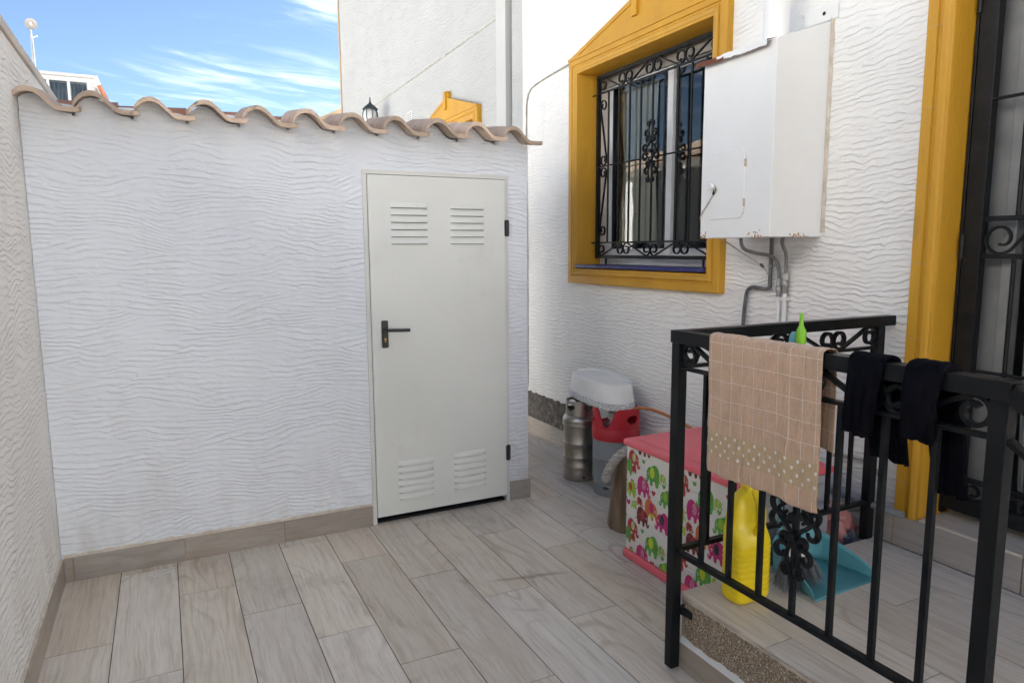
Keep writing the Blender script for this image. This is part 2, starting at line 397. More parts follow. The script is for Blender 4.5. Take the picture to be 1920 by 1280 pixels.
def make_aggregate():
    mt, t, b = new_mat('aggregate')
    P = t.new('ShaderNodeNewGeometry').outputs['Position']
    vo = t.new('ShaderNodeTexVoronoi'); t.put(vo.inputs['Vector'], P); vo.inputs['Scale'].default_value = 190.0
    rr = t.xyz(vo.outputs['Color'])
    c = t.mix(rr[0], (0.56, 0.45, 0.32), (0.27, 0.20, 0.135))
    c = t.mix(t.smooth(rr[1], 0.75, 0.9), c, (0.70, 0.62, 0.50))
    c = t.mix(t.smooth(vo.outputs['Distance'], 0.45, 0.78), c, (0.17, 0.12, 0.08))
    t.put(b.inputs['Base Color'], c)
    b.inputs['Roughness'].default_value = 0.85
    t.put(b.inputs['Normal'], t.bump(t.math('SUBTRACT', 1.0, vo.outputs['Distance']), 0.006))
    return mt


M['aggregate'] = make_aggregate()


def make_towel():
    mt, t, b = new_mat('towel_cloth')
    uv = t.new('ShaderNodeUVMap').outputs[0]
    o = t.xyz(uv)                       # u across (m), v along (m, from the front hem)
    P = t.new('ShaderNodeNewGeometry').outputs['Position']
    weave = t.noise(P, 260.0, 3.0, 0.6)
    blot = t.noise(P, 16.0, 4.0, 0.6)
    c = t.mix(t.smooth(blot, 0.3, 0.7), (0.66, 0.455, 0.315), (0.57, 0.385, 0.265))
    wob = t.math('MULTIPLY', t.math('SUBTRACT', t.noise(P, 30.0, 2.0, 0.5), 0.5), 0.006)

    def lines(coord, period, width, off):
        f = t.math('FRACT', t.math('DIVIDE', t.math('ADD', t.math('ADD', coord, wob), off), period))
        dd = t.math('MULTIPLY', t.math('ABSOLUTE', t.math('SUBTRACT', f, 0.5)), period)
        return t.math('LESS_THAN', dd, width)
    band_lo, band_hi = 0.062, 0.145
    inband = t.math('MULTIPLY', t.math('GREATER_THAN', o[1], band_lo), t.math('LESS_THAN', o[1], band_hi))
    above = t.math('GREATER_THAN', o[1], band_hi)
    gv = t.math('MULTIPLY', lines(o[0], 0.047, 0.0011, 0.012), t.math('SUBTRACT', 1.0, inband))
    gh = t.math('MULTIPLY', lines(o[1], 0.062, 0.0011, 0.021), above)
    grid = t.math('MAXIMUM', gv, gh)
    c = t.mix(t.math('MULTIPLY', grid, 0.8), c, (0.80, 0.74, 0.64))
    c = t.mix(inband, c, (0.56, 0.415, 0.255))
    # staggered dots in the band
    row = t.math('FLOOR', t.math('DIVIDE', t.math('SUBTRACT', o[1], band_lo), 0.021))
    sh = t.math('MULTIPLY', t.math('MODULO', row, 2.0), 0.021)
    fu = t.math('SUBTRACT', t.math('FRACT', t.math('DIVIDE', t.math('ADD', o[0], sh), 0.042)), 0.5)
    fv = t.math('SUBTRACT', t.math('FRACT', t.math('DIVIDE', t.math('SUBTRACT', o[1], band_lo), 0.021)), 0.5)
    du = t.math('MULTIPLY', fu, 0.042); dv = t.math('MULTIPLY', fv, 0.021)
    rr = t.math('SQRT', t.math('ADD', t.math('MULTIPLY', du, du), t.math('MULTIPLY', t.math('MULTIPLY', dv, dv), 0.7)))
    dot = t.math('MULTIPLY', t.math('LESS_THAN', rr, 0.0049), inband)
    c = t.mix(dot, c, (0.82, 0.78, 0.70))
    c = t.mix(t.math('MULTIPLY', t.smooth(weave, 0.4, 0.7), 0.18), c, (0.20, 0.12, 0.08))
    t.put(b.inputs['Base Color'], c)
    b.inputs['Roughness'].default_value = 0.95
    b.inputs['Sheen Weight'].default_value = 0.2
    b.inputs['Specular IOR Level'].default_value = 0.1
    cr_ = t.noise(t.vmath('MULTIPLY', P, (1, 42.0, 14.0)), 1.0, 4.0, 0.6)      # crinkles running down the cloth
    nb_ = t.bump(cr_, 0.009)
    t.put(b.inputs['Normal'], t.bump(t.math('ADD', weave, t.math('MULTIPLY', grid, 0.6)), 0.0014, 1.0, nb_))
    return mt


M['towel'] = make_towel()


def make_lace():
    mt, t, b = new_mat('lace_plastic')
    P = t.new('ShaderNodeNewGeometry').outputs['Position']
    vo = t.new('ShaderNodeTexVoronoi', feature='DISTANCE_TO_EDGE'); t.put(vo.inputs['Vector'], P); vo.inputs['Scale'].default_value = 95.0
    c = t.mix(t.smooth(vo.outputs['Distance'], 0.10, 0.22), (0.78, 0.78, 0.76), (0.30, 0.30, 0.29))
    t.put(b.inputs['Base Color'], c)
    b.inputs['Roughness'].default_value = 0.5
    t.put(b.inputs['Normal'], t.bump(t.smooth(vo.outputs['Distance'], 0.05, 0.3, 1.0, 0.0), 0.003))
    return mt


M['lace'] = make_lace()
M['sealant'] = pm('sealant', (0.66, 0.60, 0.52), (0.45, 0.30, 0.18), 90, 0.7)


# ------------------------------------------------------------------ mesh writer
class MB:
    def __init__(s):
        s.v = []; s.f = []; s.m = []; s.uv = None
    def add(s, vs_, fs_, mi=0):
        o = len(s.v)
        s.v.extend(Vector(p) for p in vs_)
        for f in fs_:
            s.f.append(tuple(o + i for i in f)); s.m.append(mi)
        return s
    def box(s, x0, x1, y0, y1, z0, z1, mi=0):
        vs_ = [(x0, y0, z0), (x1, y0, z0), (x1, y1, z0), (x0, y1, z0), (x0, y0, z1), (x1, y0, z1), (x1, y1, z1), (x0, y1, z1)]
        return s.add(vs_, [(0, 3, 2, 1), (4, 5, 6, 7), (0, 1, 5, 4), (1, 2, 6, 5), (2, 3, 7, 6), (3, 0, 4, 7)], mi)
    def bar(s, p, q, a, b, up=(0, 0, 1), mi=0):
        """rectangular bar p-q: a = size across, b = size along up"""
        p, q = Vector(p), Vector(q)
        d_ = (q - p).normalized()
        n = Vector(up); n = (n - d_ * n.dot(d_)).normalized()
        t_ = d_.cross(n)
        vs_ = []
        for c in (p, q):
            for i, j in ((-1, -1), (1, -1), (1, 1), (-1, 1)):
                vs_.append(c + t_ * (a / 2 * i) + n * (b / 2 * j))
        return s.add(vs_, [(0, 3, 2, 1), (4, 5, 6, 7), (0, 1, 5, 4), (1, 2, 6, 5), (2, 3, 7, 6), (3, 0, 4, 7)], mi)
    def tube(s, pts, r, n=8, mi=0, cap=True):
        pts = [Vector(p) for p in pts]
        R = r if isinstance(r, (list, tuple)) else [r] * len(pts)
        T = []
        for i in range(len(pts)):
            a = pts[max(i - 1, 0)]; b = pts[min(i + 1, len(pts) - 1)]
            T.append((b - a).normalized())
        ref = Vector((0, 0, 1)) if abs(T[0].z) < 0.9 else Vector((1, 0, 0))
        nrm = (ref - T[0] * ref.dot(T[0])).normalized()
        vs_ = []
        for i, p in enumerate(pts):
            nrm = (nrm - T[i] * nrm.dot(T[i]))
            nrm = nrm.normalized() if nrm.length > 1e-6 else T[i].orthogonal().normalized()
            bi = T[i].cross(nrm)
            for k in range(n):
                a = 2 * PI * k / n
                vs_.append(p + (nrm * math.cos(a) + bi * math.sin(a)) * R[i])
        fs_ = []
        for i in range(len(pts) - 1):
            for k in range(n):
                k2 = (k + 1) % n
                fs_.append((i * n + k, i * n + k2, (i + 1) * n + k2, (i + 1) * n + k))
        if cap:
            fs_.append(tuple(range(n - 1, -1, -1)))
            fs_.append(tuple((len(pts) - 1) * n + k for k in range(n)))
        return s.add(vs_, fs_, mi)
    def ribbon(s, pts, thick, width, nrm, mi=0):
        """flat bar swept along a planar curve; nrm = plane normal, width along it, thick in the plane"""
        pts = [Vector(p) for p in pts]; N = Vector(nrm).normalized()
        vs_ = []
        for i, p in enumerate(pts):
            a = pts[max(i - 1, 0)]; b = pts[min(i + 1, len(pts) - 1)]
            T = (b - a).normalized(); S = N.cross(T)
            for i2, j2 in ((-1, -1), (1, -1), (1, 1), (-1, 1)):
                vs_.append(p + S * (thick / 2 * i2) + N * (width / 2 * j2))
        fs_ = []
        for i in range(len(pts) - 1):
            for k in range(4):
                k2 = (k + 1) % 4
                fs_.append((i * 4 + k, i * 4 + k2, (i + 1) * 4 + k2, (i + 1) * 4 + k))
        e = (len(pts) - 1) * 4
        fs_ += [(3, 2, 1, 0), (e, e + 1, e + 2, e + 3)]
        return s.add(vs_, fs_, mi)
    def lathe(s, prof, c, n=32, mi=0, axis='z', sx=1.0, sy=1.0, a0=0.0):
        c = Vector(c); vs_ = []
        for (r, h) in prof:
            for k in range(n):
                a = a0 + 2 * PI * k / n
                if axis == 'z':
                    vs_.append(c + Vector((r * math.cos(a) * sx, r * math.sin(a) * sy, h)))
                elif axis == 'x':
                    vs_.append(c + Vector((h, r * math.cos(a), r * math.sin(a))))
                else:
                    vs_.append(c + Vector((r * math.cos(a), h, r * math.sin(a))))
        fs_ = []
        for i in range(len(prof) - 1):
            for k in range(n):
                k2 = (k + 1) % n
                fs_.append((i * n + k, i * n + k2, (i + 1) * n + k2, (i + 1) * n + k))
        if prof[0][0] > 1e-6: fs_.append(tuple(range(n - 1, -1, -1)))
        if prof[-1][0] > 1e-6: fs_.append(tuple((len(prof) - 1) * n + k for k in range(n)))
        return s.add(vs_, fs_, mi)
    def prism(s, poly, fn, d0, d1, mi=0):
        """poly of 2-D points extruded from depth d0 to d1; fn(a, b, depth) -> point"""
        n = len(poly)
        vs_ = [fn(a, b, d0) for a, b in poly] + [fn(a, b, d1) for a, b in poly]
        tri = tessellate_polygon([[Vector((a, b, 0)) for a, b in poly]])
        fs_ = [tuple(t_) for t_ in tri] + [tuple(n + i for i in reversed(t_)) for t_ in tri]
        fs_ += [(i, (i + 1) % n, n + (i + 1) % n, n + i) for i in range(n)]
        return s.add(vs_, fs_, mi)
    def sheet(s, fn, nu, nv, mi=0):
        vs_ = [fn(i / nu, j / nv) for j in range(nv + 1) for i in range(nu + 1)]
        fs_ = [(j * (nu + 1) + i, j * (nu + 1) + i + 1, (j + 1) * (nu + 1) + i + 1, (j + 1) * (nu + 1) + i) for j in range(nv) for i in range(nu)]
        return s.add(vs_, fs_, mi)


WL = {}                                   # world position of each object's origin


def empty(name, loc, label, cat, group=None, kind=None):
    o = bpy.data.objects.new(name, None)
    col.objects.link(o)
    o.location = loc
    o.empty_display_size = 0.1
    WL[o] = Vector(loc)
    tag(o, label, cat, group, kind)
    return o


def tag(o, label=None, cat=None, group=None, kind=None):
    if label: o['label'] = label
    if cat: o['category'] = cat
    if group: o['group'] = group
    if kind: o['kind'] = kind
    return o


def build(name, mb, mats, parent=None, bevel=0.0, smooth=None, solid=0.0, label=None, origin=None, segs=2, recalc=True, sub=0):
    if not isinstance(mats, (list, tuple)):
        mats = [mats]
    if origin is None:
        lo = [min(v[i] for v in mb.v) for i in range(3)]; hi = [max(v[i] for v in mb.v) for i in range(3)]
        origin = Vector([(a + b) / 2 for a, b in zip(lo, hi)])
        if parent is None:
            origin.z = lo[2]
    origin = Vector(origin)
    me = bpy.data.meshes.new(name)
    me.from_pydata([v - origin for v in mb.v], [], mb.f)
    for mt in mats:
        me.materials.append(mt)
    if len(mats) > 1:
        me.polygons.foreach_set('material_index', mb.m)
    if mb.uv is not None:
        uvl = me.uv_layers.new(name='UVMap')
        for lp in me.loops:
            uvl.data[lp.index].uv = mb.uv[lp.vertex_index]
    if recalc:
        import bmesh
        bm = bmesh.new(); bm.from_mesh(me)
        bmesh.ops.recalc_face_normals(bm, faces=bm.faces)
        bm.to_mesh(me); bm.free()
    if smooth is not None:
        me.polygons.foreach_set('use_smooth', [True] * len(me.polygons))
        if smooth < 180:
            me.set_sharp_from_angle(angle=math.radians(smooth))
    me.update()
    o = bpy.data.objects.new(name, me)
    col.objects.link(o)
    WL[o] = origin
    if parent is not None:
        o.parent = parent
        o.location = origin - WL[parent]
    else:
        o.location = origin
    if solid:
        md = o.modifiers.new('solid', 'SOLIDIFY'); md.thickness = solid; md.offset = 0
    if sub:
        md = o.modifiers.new('sub', 'SUBSURF'); md.levels = sub; md.render_levels = sub
    if bevel:
        md = o.modifiers.new('bevel', 'BEVEL'); md.width = bevel; md.segments = segs; md.limit_method = 'ANGLE'; md.angle_limit = math.radians(40)
        md.harden_normals = False
    if label: o['label'] = label
    return o


def inst(src, loc, parent, rot=(0, 0, 0), scale=None, name=None):
    o = src.copy()
    if name: o.name = name
    col.objects.link(o)
    WL[o] = Vector(loc)
    o.parent = parent
    o.location = Vector(loc) - (WL[parent] if parent is not None else Vector((0, 0, 0)))
    o.rotation_euler = rot
    if scale is not None: o.scale = scale
    return o


def copy_tree(o, loc, label=None):
    """a thing, its parts and their sub-parts; parts share mesh data"""
    def cp(x, par):
        c = x.copy(); col.objects.link(c)
        if par is not None: c.parent = par
        for ch in list(x.children):
            cp(ch, c)
        return c
    r = cp(o, None); r.location = loc
    if label: r['label'] = label
    return r


def smoothpts(pts, n=6):
    """Catmull-Rom through points"""
    P = [Vector(p) for p in pts]; out = []
    for i in range(len(P) - 1):
        p0 = P[max(i - 1, 0)]; p1 = P[i]; p2 = P[i + 1]; p3 = P[min(i + 2, len(P) - 1)]
        for k in range(n):
            t_ = k / n
            out.append(0.5 * ((2 * p1) + (p2 - p0) * t_ + (2 * p0 - 5 * p1 + 4 * p2 - p3) * t_ ** 2 + (3 * p1 - p0 - 3 * p2 + p3) * t_ ** 3))
    out.append(P[-1])
    return out


def h1(x):
    """cheap smooth pseudo-noise"""
    return math.sin(x * 1.7 + 0.3) * 0.5 + math.sin(x * 3.9 + 1.1) * 0.3 + math.sin(x * 8.3 + 2.0) * 0.2


def wall_open(fn, u0, u1, z0, z1, openings, d0, d1):
    """wall slab with rectangular openings; fn(u, z, depth) -> point; only outer faces and reveals"""
    us = sorted(set([u0, u1] + [v for o in openings for v in o[:2]])); zs = sorted(set([z0, z1] + [v for o in openings for v in o[2:]]))
    mb = MB()
    def solid_(i, j):
        if i < 0 or j < 0 or i >= len(us) - 1 or j >= len(zs) - 1: return False
        cu, cz = (us[i] + us[i + 1]) / 2, (zs[j] + zs[j + 1]) / 2
        return not any(o[0] < cu < o[1] and o[2] < cz < o[3] for o in openings)
    for i in range(len(us) - 1):
        for j in range(len(zs) - 1):
            if not solid_(i, j): continue
            a, b, c, d_ = us[i], us[i + 1], zs[j], zs[j + 1]
            for dd in (d0, d1):
                mb.add([fn(a, c, dd), fn(b, c, dd), fn(b, d_, dd), fn(a, d_, dd)], [(0, 1, 2, 3)])
            for (ni, nj, e) in ((i - 1, j, ((a, c), (a, d_))), (i + 1, j, ((b, c), (b, d_))), (i, j - 1, ((a, c), (b, c))), (i, j + 1, ((a, d_), (b, d_)))):
                if not solid_(ni, nj):
                    (p, q), (r_, s_) = e
                    mb.add([fn(p, q, d0), fn(r_, s_, d0), fn(r_, s_, d1), fn(p, q, d1)], [(0, 1, 2, 3)])
    # weld
    return mb


def merge(mb):
    key = {}; nv = []; mp = []
    for v in mb.v:
        k = (round(v.x, 5), round(v.y, 5), round(v.z, 5))
        if k not in key:
            key[k] = len(nv); nv.append(v)
        mp.append(key[k])
    mb.v = nv; mb.f = [tuple(mp[i] for i in f) for f in mb.f]
    return mb


# ------------------------------------------------------------------ the setting
XW = 2.835                                # face of the house wall
XL = -0.530                               # face of the left boundary wall
YS = 3.862                                # face of the shed

g = MB(); g.box(-600, 600, -600, 600, -0.45, -0.10)
build('ground', g, M['asphalt'], None)['kind'] = 'structure'

g = MB(); g.box(-3.79, XW - 0.02, 5.62, 40, -0.0995, -0.02)  # ground behind the shed, added dark to cut sunlight bounced onto far walls
build('added_dark_ground', g, M['yard'], None)['kind'] = 'structure'

floor = MB()
floor.box(XL - 0.1, XW + 0.05, -3.2, 5.58, -0.10, -0.0025)
patio = build('patio_floor', floor, M['grout'], None, recalc=True)
patio['kind'] = 'structure'
edges = [-0.532, -0.280, -0.026, 0.222, 0.479, 0.732, 0.986, 1.236, 1.491, 1.748, 2.003, 2.257, 2.510, 2.763, 2.832]
firsty = [3.160, 2.830, 3.469, 3.145, 2.806, 2.472, 3.136, 2.799, 3.459, 3.135, 2.800, 3.46, 3.14, 2.80]


def plank(name, x0, x1, y0, y1, ztop, parent, mat, gap=0.0036, th=0.009):
    cx, cy = (x0 + x1) / 2, (y0 + y1) / 2
    x0 += gap / 2; x1 -= gap / 2; y0 += gap / 2; y1 -= gap / 2
    e = 0.0009
    dz = [random.uniform(-0.0005, 0.0005) for _ in range(4)]
    mb = MB()
    c = [(x0, y0), (x1, y0), (x1, y1), (x0, y1)]
    ins = [(x0 + e, y0 + e), (x1 - e, y0 + e), (x1 - e, y1 - e), (x0 + e, y1 - e)]
    vs_ = [(a, b, ztop - th) for a, b in c] + [(a, b, ztop - e + dz[i]) for i, (a, b) in enumerate(c)] + [(a, b, ztop + dz[i]) for i, (a, b) in enumerate(ins)]
    fs_ = [(8, 9, 10, 11)]
    for i in range(4):
        j = (i + 1) % 4
        fs_ += [(i, j, 4 + j, 4 + i), (4 + i, 4 + j, 8 + j, 8 + i)]
    mb.add(vs_, fs_)
    return build(name, mb, mat, parent, origin=(cx, cy, ztop))


for ci in range(len(edges) - 1):
    x0, x1 = edges[ci], edges[ci + 1]
    y = firsty[ci] - 4.0
    while y < 5.5:
        for (a, b) in ((y, y + 0.995),):
            ya, yb = max(a, -0.6), min(b, 5.545)
            if x1 < 2.06:
                # cut at the shed front; thin slivers at the skirting in two rows
                yb = min(yb, YS + 0.02)
            if yb - ya < 0.03: continue
            if x0 > 1.70 and yb < 1.94: continue
            if x0 > 1.70 and ya < 1.90: ya = 1.90
            plank('floor_tile', x0, x1, ya, yb, 0.0, patio, M['tile_floor'])
        y += 0.995

# ------------------------------------------------------------------ left boundary wall
bw = empty('boundary_wall', (XL - 0.1, 1.2, 0), 'ripple plastered white boundary wall with bare coping along the left side', 'wall')
mb = MB(); mb.box(XL - 0.16, XL, -3.2, 5.56, -0.1, 2.507)
build('plaster', mb, M['stucco_left'], bw)
mb = MB(); mb.box(XL - 0.185, XL + 0.012, -3.2, 5.575, 2.508, 2.558)
build('coping', mb, M['coping'], bw, bevel=0.006)
y = 3.846
src = None
for k in range(7):
    mb = MB(); mb.box(XL - 0.005, XL + 0.011, y - 0.4988, y - 0.0, -0.002, 0.118)
    build('skirting_tile', mb, M['tile_skirt_y'], bw, bevel=0.0015)
    y -= 0.5
mb = MB()
for i in range(60):
    yy = 3.84 - i * 0.058
    hgt = 0.006 + 0.004 * h1(i * 1.3)
    mb.add([(XL - 0.004, yy, 0.1185), (XL + 0.008 + 0.002 * h1(i * 2.1), yy, 0.1185), (XL + 0.003, yy, 0.1185 + max(hgt, 0.002) + 0.004), (XL - 0.004, yy, 0.135)], [])
n4 = len(mb.v) // 4
for i in range(n4 - 1):
    for k in range(3):
        mb.f.append((i * 4 + k, i * 4 + k + 1, (i + 1) * 4 + k + 1, (i + 1) * 4 + k)); mb.m.append(0)
build('mortar_bead', mb, M['mortar'], bw)

# ------------------------------------------------------------------ the shed
shed = empty('garden_shed', (0.75, 4.4, 0), 'white ripple plastered lean-to shed with tiled eave and grey steel door', 'shed')
DX0, DX1, DZ = 1.026, 1.898, 2.020
mb = merge(wall_open(lambda u, z, d_: (u, d_, z), XL + 0.002, 2.045, -0.05, 2.222, [(DX0, DX1, -0.05, DZ)], YS, YS + 0.12))
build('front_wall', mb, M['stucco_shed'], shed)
mb = MB(); mb.box(1.925, 2.044, YS + 0.121, 5.40, -0.05, 2.222)
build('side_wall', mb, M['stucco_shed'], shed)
mb = MB(); mb.box(XL + 0.002, 1.924, 5.28, 5.40, -0.05, 2.222)
build('rear_wall', mb, M['plain_render'], shed)
mb = MB(); mb.box(XL + 0.002, 2.044, 3.99, 5.45, 2.2235, 2.27)
build('roof_slab', mb, M['plain_render'], shed)

PITCH = 0.2375
PROF = [(0, .018), (.008, .034), (.022, .052), (.042, .068), (.066, .0755), (.09, .0735), (.112, .061), (.132, .042), (.150, .0235), (.166, .009), (.182, .002), (.2, 0), (.225, -.001), (.250, 0), (.264, .003)]
SL = math.tan(math.radians(8.5))


def tile_mb(length):
    mb = MB(); th = 0.023; n = len(PROF)
    for (yy, zo) in ((0, 0), (length, length * SL)):
        for (x, z) in PROF: mb.v.append(Vector((x, yy, z + zo + th)))
        for (x, z) in PROF: mb.v.append(Vector((x, yy, z + zo)))
    for k in range(n - 1):
        mb.f += [(k, k + 1, 2 * n + k + 1, 2 * n + k), (n + k, 3 * n + k, 3 * n + k + 1, n + k + 1), (k, n + k, n + k + 1, k + 1), (2 * n + k, 2 * n + k + 1, 3 * n + k + 1, 3 * n + k)]
    mb.f += [(0, 2 * n, 3 * n, n), (n - 1, 2 * n - 1, 4 * n - 1, 3 * n - 1)]
    mb.m = [0] * len(mb.f)
    return mb


t0 = None
for k in range(11):
    loc = Vector((XL - 0.02 + k * PITCH + random.uniform(-.003, .003), 3.742 + random.uniform(-.014, .014), 2.2185 + random.uniform(-.002, .004)))
    if t0 is None:
        t0 = build('roof_tile', tile_mb(0.42), M['roof_tile'], shed, smooth=50, origin=(0, 0, 0), bevel=0.0025)
        t0.location = loc - WL[shed]; WL[t0] = loc
    else:
        inst(t0, loc, shed, (random.uniform(-.006, .006), random.uniform(-.008, .008), random.uniform(-.012, .012)))
# render filled up under the arches, between wall head and tiles
mb = MB()
for k in range(11):
    x0 = XL - 0.02 + k * PITCH
    pts = [(x0 + x, 2.2185 + z + (YS - 3.742) * SL - 0.002) for x, z in PROF if x < 0.236]
    pts = [(max(a, XL + 0.003), b) for a, b in pts if a < 2.044]
    for i in range(len(pts) - 1):
        (a, b), (c, d_) = pts[i], pts[i + 1]
        if c - a < 1e-4: continue
        vs_ = [(a, YS + 0.001, 2.2225), (c, YS + 0.001, 2.2225), (c, YS + 0.001, d_), (a, YS + 0.001, b), (a, YS + 0.1, 2.2225), (c, YS + 0.1, 2.2225), (c, YS + 0.1, d_), (a, YS + 0.1, b)]
        mb.add(vs_, [(0, 1, 2, 3), (7, 6, 5, 4), (3, 2, 6, 7)])
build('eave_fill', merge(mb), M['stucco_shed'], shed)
# white mortar bed and ridge tiles along the roof
mb = MB()
def bedpt(u, v):
    x = XL + 0.01 + u * 2.55; a = v * PI
    return (x, 4.25 - 0.10 * math.cos(a), 2.268 + (0.068 + 0.016 * h1(x * 9 + v * 3)) * math.sin(a))
mb.sheet(bedpt, 60, 8)
build('mortar_bed', mb, M['plain_render'], shed, smooth=180)
rt = None
for k in range(8):
    x = XL + 0.02 + k * 0.325
    mbr = MB(); n = 12
    for (xx, r_) in ((0, .082), (.36, .095)):
        for rr in (r_, r_ - .013):
            for i in range(n + 1):
                a = PI * i / n
                mbr.v.append(Vector((xx, -rr * math.cos(a), rr * math.sin(a))))
    q = n + 1
    for i in range(n):
        mbr.f += [(i, i + 1, 2 * q + i + 1, 2 * q + i), (q + i, 3 * q + i, 3 * q + i + 1, q + i + 1), (i, q + i, q + i + 1, i + 1), (2 * q + i, 2 * q + i + 1, 3 * q + i + 1, 3 * q + i)]
    mbr.m = [0] * len(mbr.f)
    loc = Vector((x, 4.30, 2.278 + random.uniform(-.004, .004)))
    if rt is None:
        rt = build('ridge_tile', mbr, M['ridge_tile'], shed, smooth=40, origin=(0, 0, 0))
        rt.location = loc - WL[shed]; WL[rt] = loc
    else:
        inst(rt, loc, shed, (0, random.uniform(-.01, .015), random.uniform(-.01, .01)))

# skirting of the shed
for (a, b) in ((XL + 0.012, -0.4812), (-0.480, 0.0132), (0.0144, 0.5132), (0.5144, 1.012), (1.909, 2.056)):
    mb = MB(); mb.box(a, b, YS - 0.011, YS + 0.004, -0.002, 0.122)
    build('skirting_tile', mb, M['tile_skirt'], shed, bevel=0.0015)
mb = MB(); mb.box(2.0455, 2.056, YS + 0.0045, 5.4, -0.002, 0.122)
build('skirting_tile', mb, M['tile_skirt_y'], shed, bevel=0.0015)
mb = MB(); N = 90
for i in range(N + 1):
    x = XL + 0.012 + (1.0 - XL) * i / N
    b_ = 0.1225
    mb.v += [Vector((x, YS - 0.009 + 0.003 * h1(i * .9), b_)), Vector((x, YS - 0.005 + 0.003 * h1(i * 1.7), b_ + 0.005 + 0.003 * h1(i * 1.1))), Vector((x, YS + 0.002, b_ + 0.016 + 0.006 * h1(i * .7)))]
for i in range(N):
    for k in range(2):
        mb.f.append((i * 3 + k, i * 3 + k + 1, i * 3 + k + 4, i * 3 + k + 3)); mb.m.append(0)
build('mortar_bead', mb, M['mortar'], shed, smooth=60)

# door frame, door leaf
mb = MB()
fy0 = YS - 0.006
mb.box(DX0 - 0.012, DX0 + 0.012, fy0, YS + 0.05, 0.0, DZ - 0.002)
mb.box(DX1 - 0.012, DX1 + 0.012, fy0, YS + 0.05, 0.0, DZ - 0.002)
mb.box(DX0 - 0.012, DX1 + 0.012, fy0 + 0.0005, YS + 0.05, DZ - 0.0015, DZ + 0.022)
build('door_frame', mb, M['door_frame'], shed, bevel=0.002)
mb = MB(); mb.box(DX0 + 0.013, DX1 - 0.013, YS + 0.02, 5.27, -0.05, 0.012)
build('threshold', mb, M['dark'], shed)
door = MB(); dl, dr = DX0 + 0.014, DX1 - 0.014
door.box(dl, dr, YS - 0.016, YS + 0.022, 0.044, DZ - 0.005)
doorO = build('door', door, M['door_paint'], shed, bevel=0.003)
yf = YS - 0.016


def louvre_bank(x0, x1, ztop, n=6, p=0.0405):
    src_ = None
    for i in range(n):
        zb = ztop - (i + 1) * p + 0.006
        mb = MB(); K = 8
        # pressed half-round hood: flush at the top, open and dark below
        pro = [(0.030, 0.0), (0.024, 0.0035), (0.015, 0.0065), (0.006, 0.0085), (0.0, 0.0090)]
        rows = []
        for j, (zo, dp) in enumerate(pro):
            row = []
            for i2 in range(K + 1):
                t_ = i2 / K
                edge = min(t_, 1 - t_) * (x1 - x0)
                e = min(1.0, edge / 0.010)
                row.append(Vector((x0 + (x1 - x0) * t_, yf - 0.0006 - dp * math.sqrt(e) if e > 0 else yf - 0.0006, zb + zo)))
            rows.append(row)
        for row in rows: mb.v += row
        for j in range(len(pro) - 1):
            for i2 in range(K):
                a = j * (K + 1) + i2
                mb.f.append((a, a + 1, a + K + 2, a + K + 1)); mb.m.append(0)
        o0 = len(mb.v)
        b0 = (len(pro) - 1) * (K + 1)
        for i2 in range(K + 1):
            mb.v.append(Vector((x0 + (x1 - x0) * i2 / K, yf - 0.0004, zb + 0.0005)))
        for i2 in range(K):
            mb.f.append((b0 + i2, b0 + i2 + 1, o0 + i2 + 1, o0 + i2)); mb.m.append(1)
        mb.add([(x0 + .004, yf - .0006, zb - .0035), (x1 - .004, yf - .0006, zb - .0035), (x1 - .004, yf - .0006, zb + .001), (x0 + .004, yf - .0006, zb + .001)], [(0, 1, 2, 3)], 1)
        build('louvre_slat', mb, [M['door_paint'], M['dark']], doorO, smooth=60)


louvre_bank(1.165, 1.388, 1.872)
louvre_bank(1.524, 1.744, 1.872)
louvre_bank(1.170, 1.392, 0.372)
louvre_bank(1.522, 1.742, 0.376)
mb = MB(); mb.prism([(1.094 + a, 1.047 + b) for a, b in ((0.004, 0), (0.034, 0), (0.038, 0.006), (0.038, 0.150), (0.034, 0.157), (0.004, 0.157), (0, 0.150), (0, 0.006))], lambda a, b, d_: (a, d_, b), yf - 0.0005, yf - 0.010)
build('handle_plate', mb, M['black_plastic'], doorO, bevel=0.002)
mb = MB()
mb.tube([(1.113, yf - 0.010, 1.150), (1.113, yf - 0.042, 1.150)], 0.011, 12)
mb.tube(smoothpts([(1.113, yf - 0.044, 1.150), (1.130, yf - 0.048, 1.150), (1.16, yf - 0.048, 1.149), (1.20, yf - 0.048, 1.147), (1.248, yf - 0.047, 1.146)], 4), 0.0095, 12)
build('door_handle', mb, M['black_plastic'], doorO, smooth=50)
mb = MB(); mb.tube([(1.113, yf - 0.010, 1.098), (1.113, yf - 0.013, 1.098)], 0.0075, 12); mb.box(1.1095, 1.1165, yf - 0.0128, yf - 0.0103, 1.080, 1.098)
build('lock_cylinder', mb, M['brass'], doorO)
for z in (1.728, 0.322):
    mb = MB(); mb.tube([(1.8955, YS - 0.016, z - 0.05), (1.8955, YS - 0.016, z + 0.05)], 0.0085, 12)
    mb.box(1.878, 1.909, YS - 0.0185, YS - 0.014, z - 0.046, z + 0.046)
    mb.tube([(1.8955, YS - 0.016, z - 0.002), (1.8955, YS - 0.016, z + 0.001)], 0.0098, 12)
    build('hinge', mb, M['black_plastic'], doorO, smooth=50)

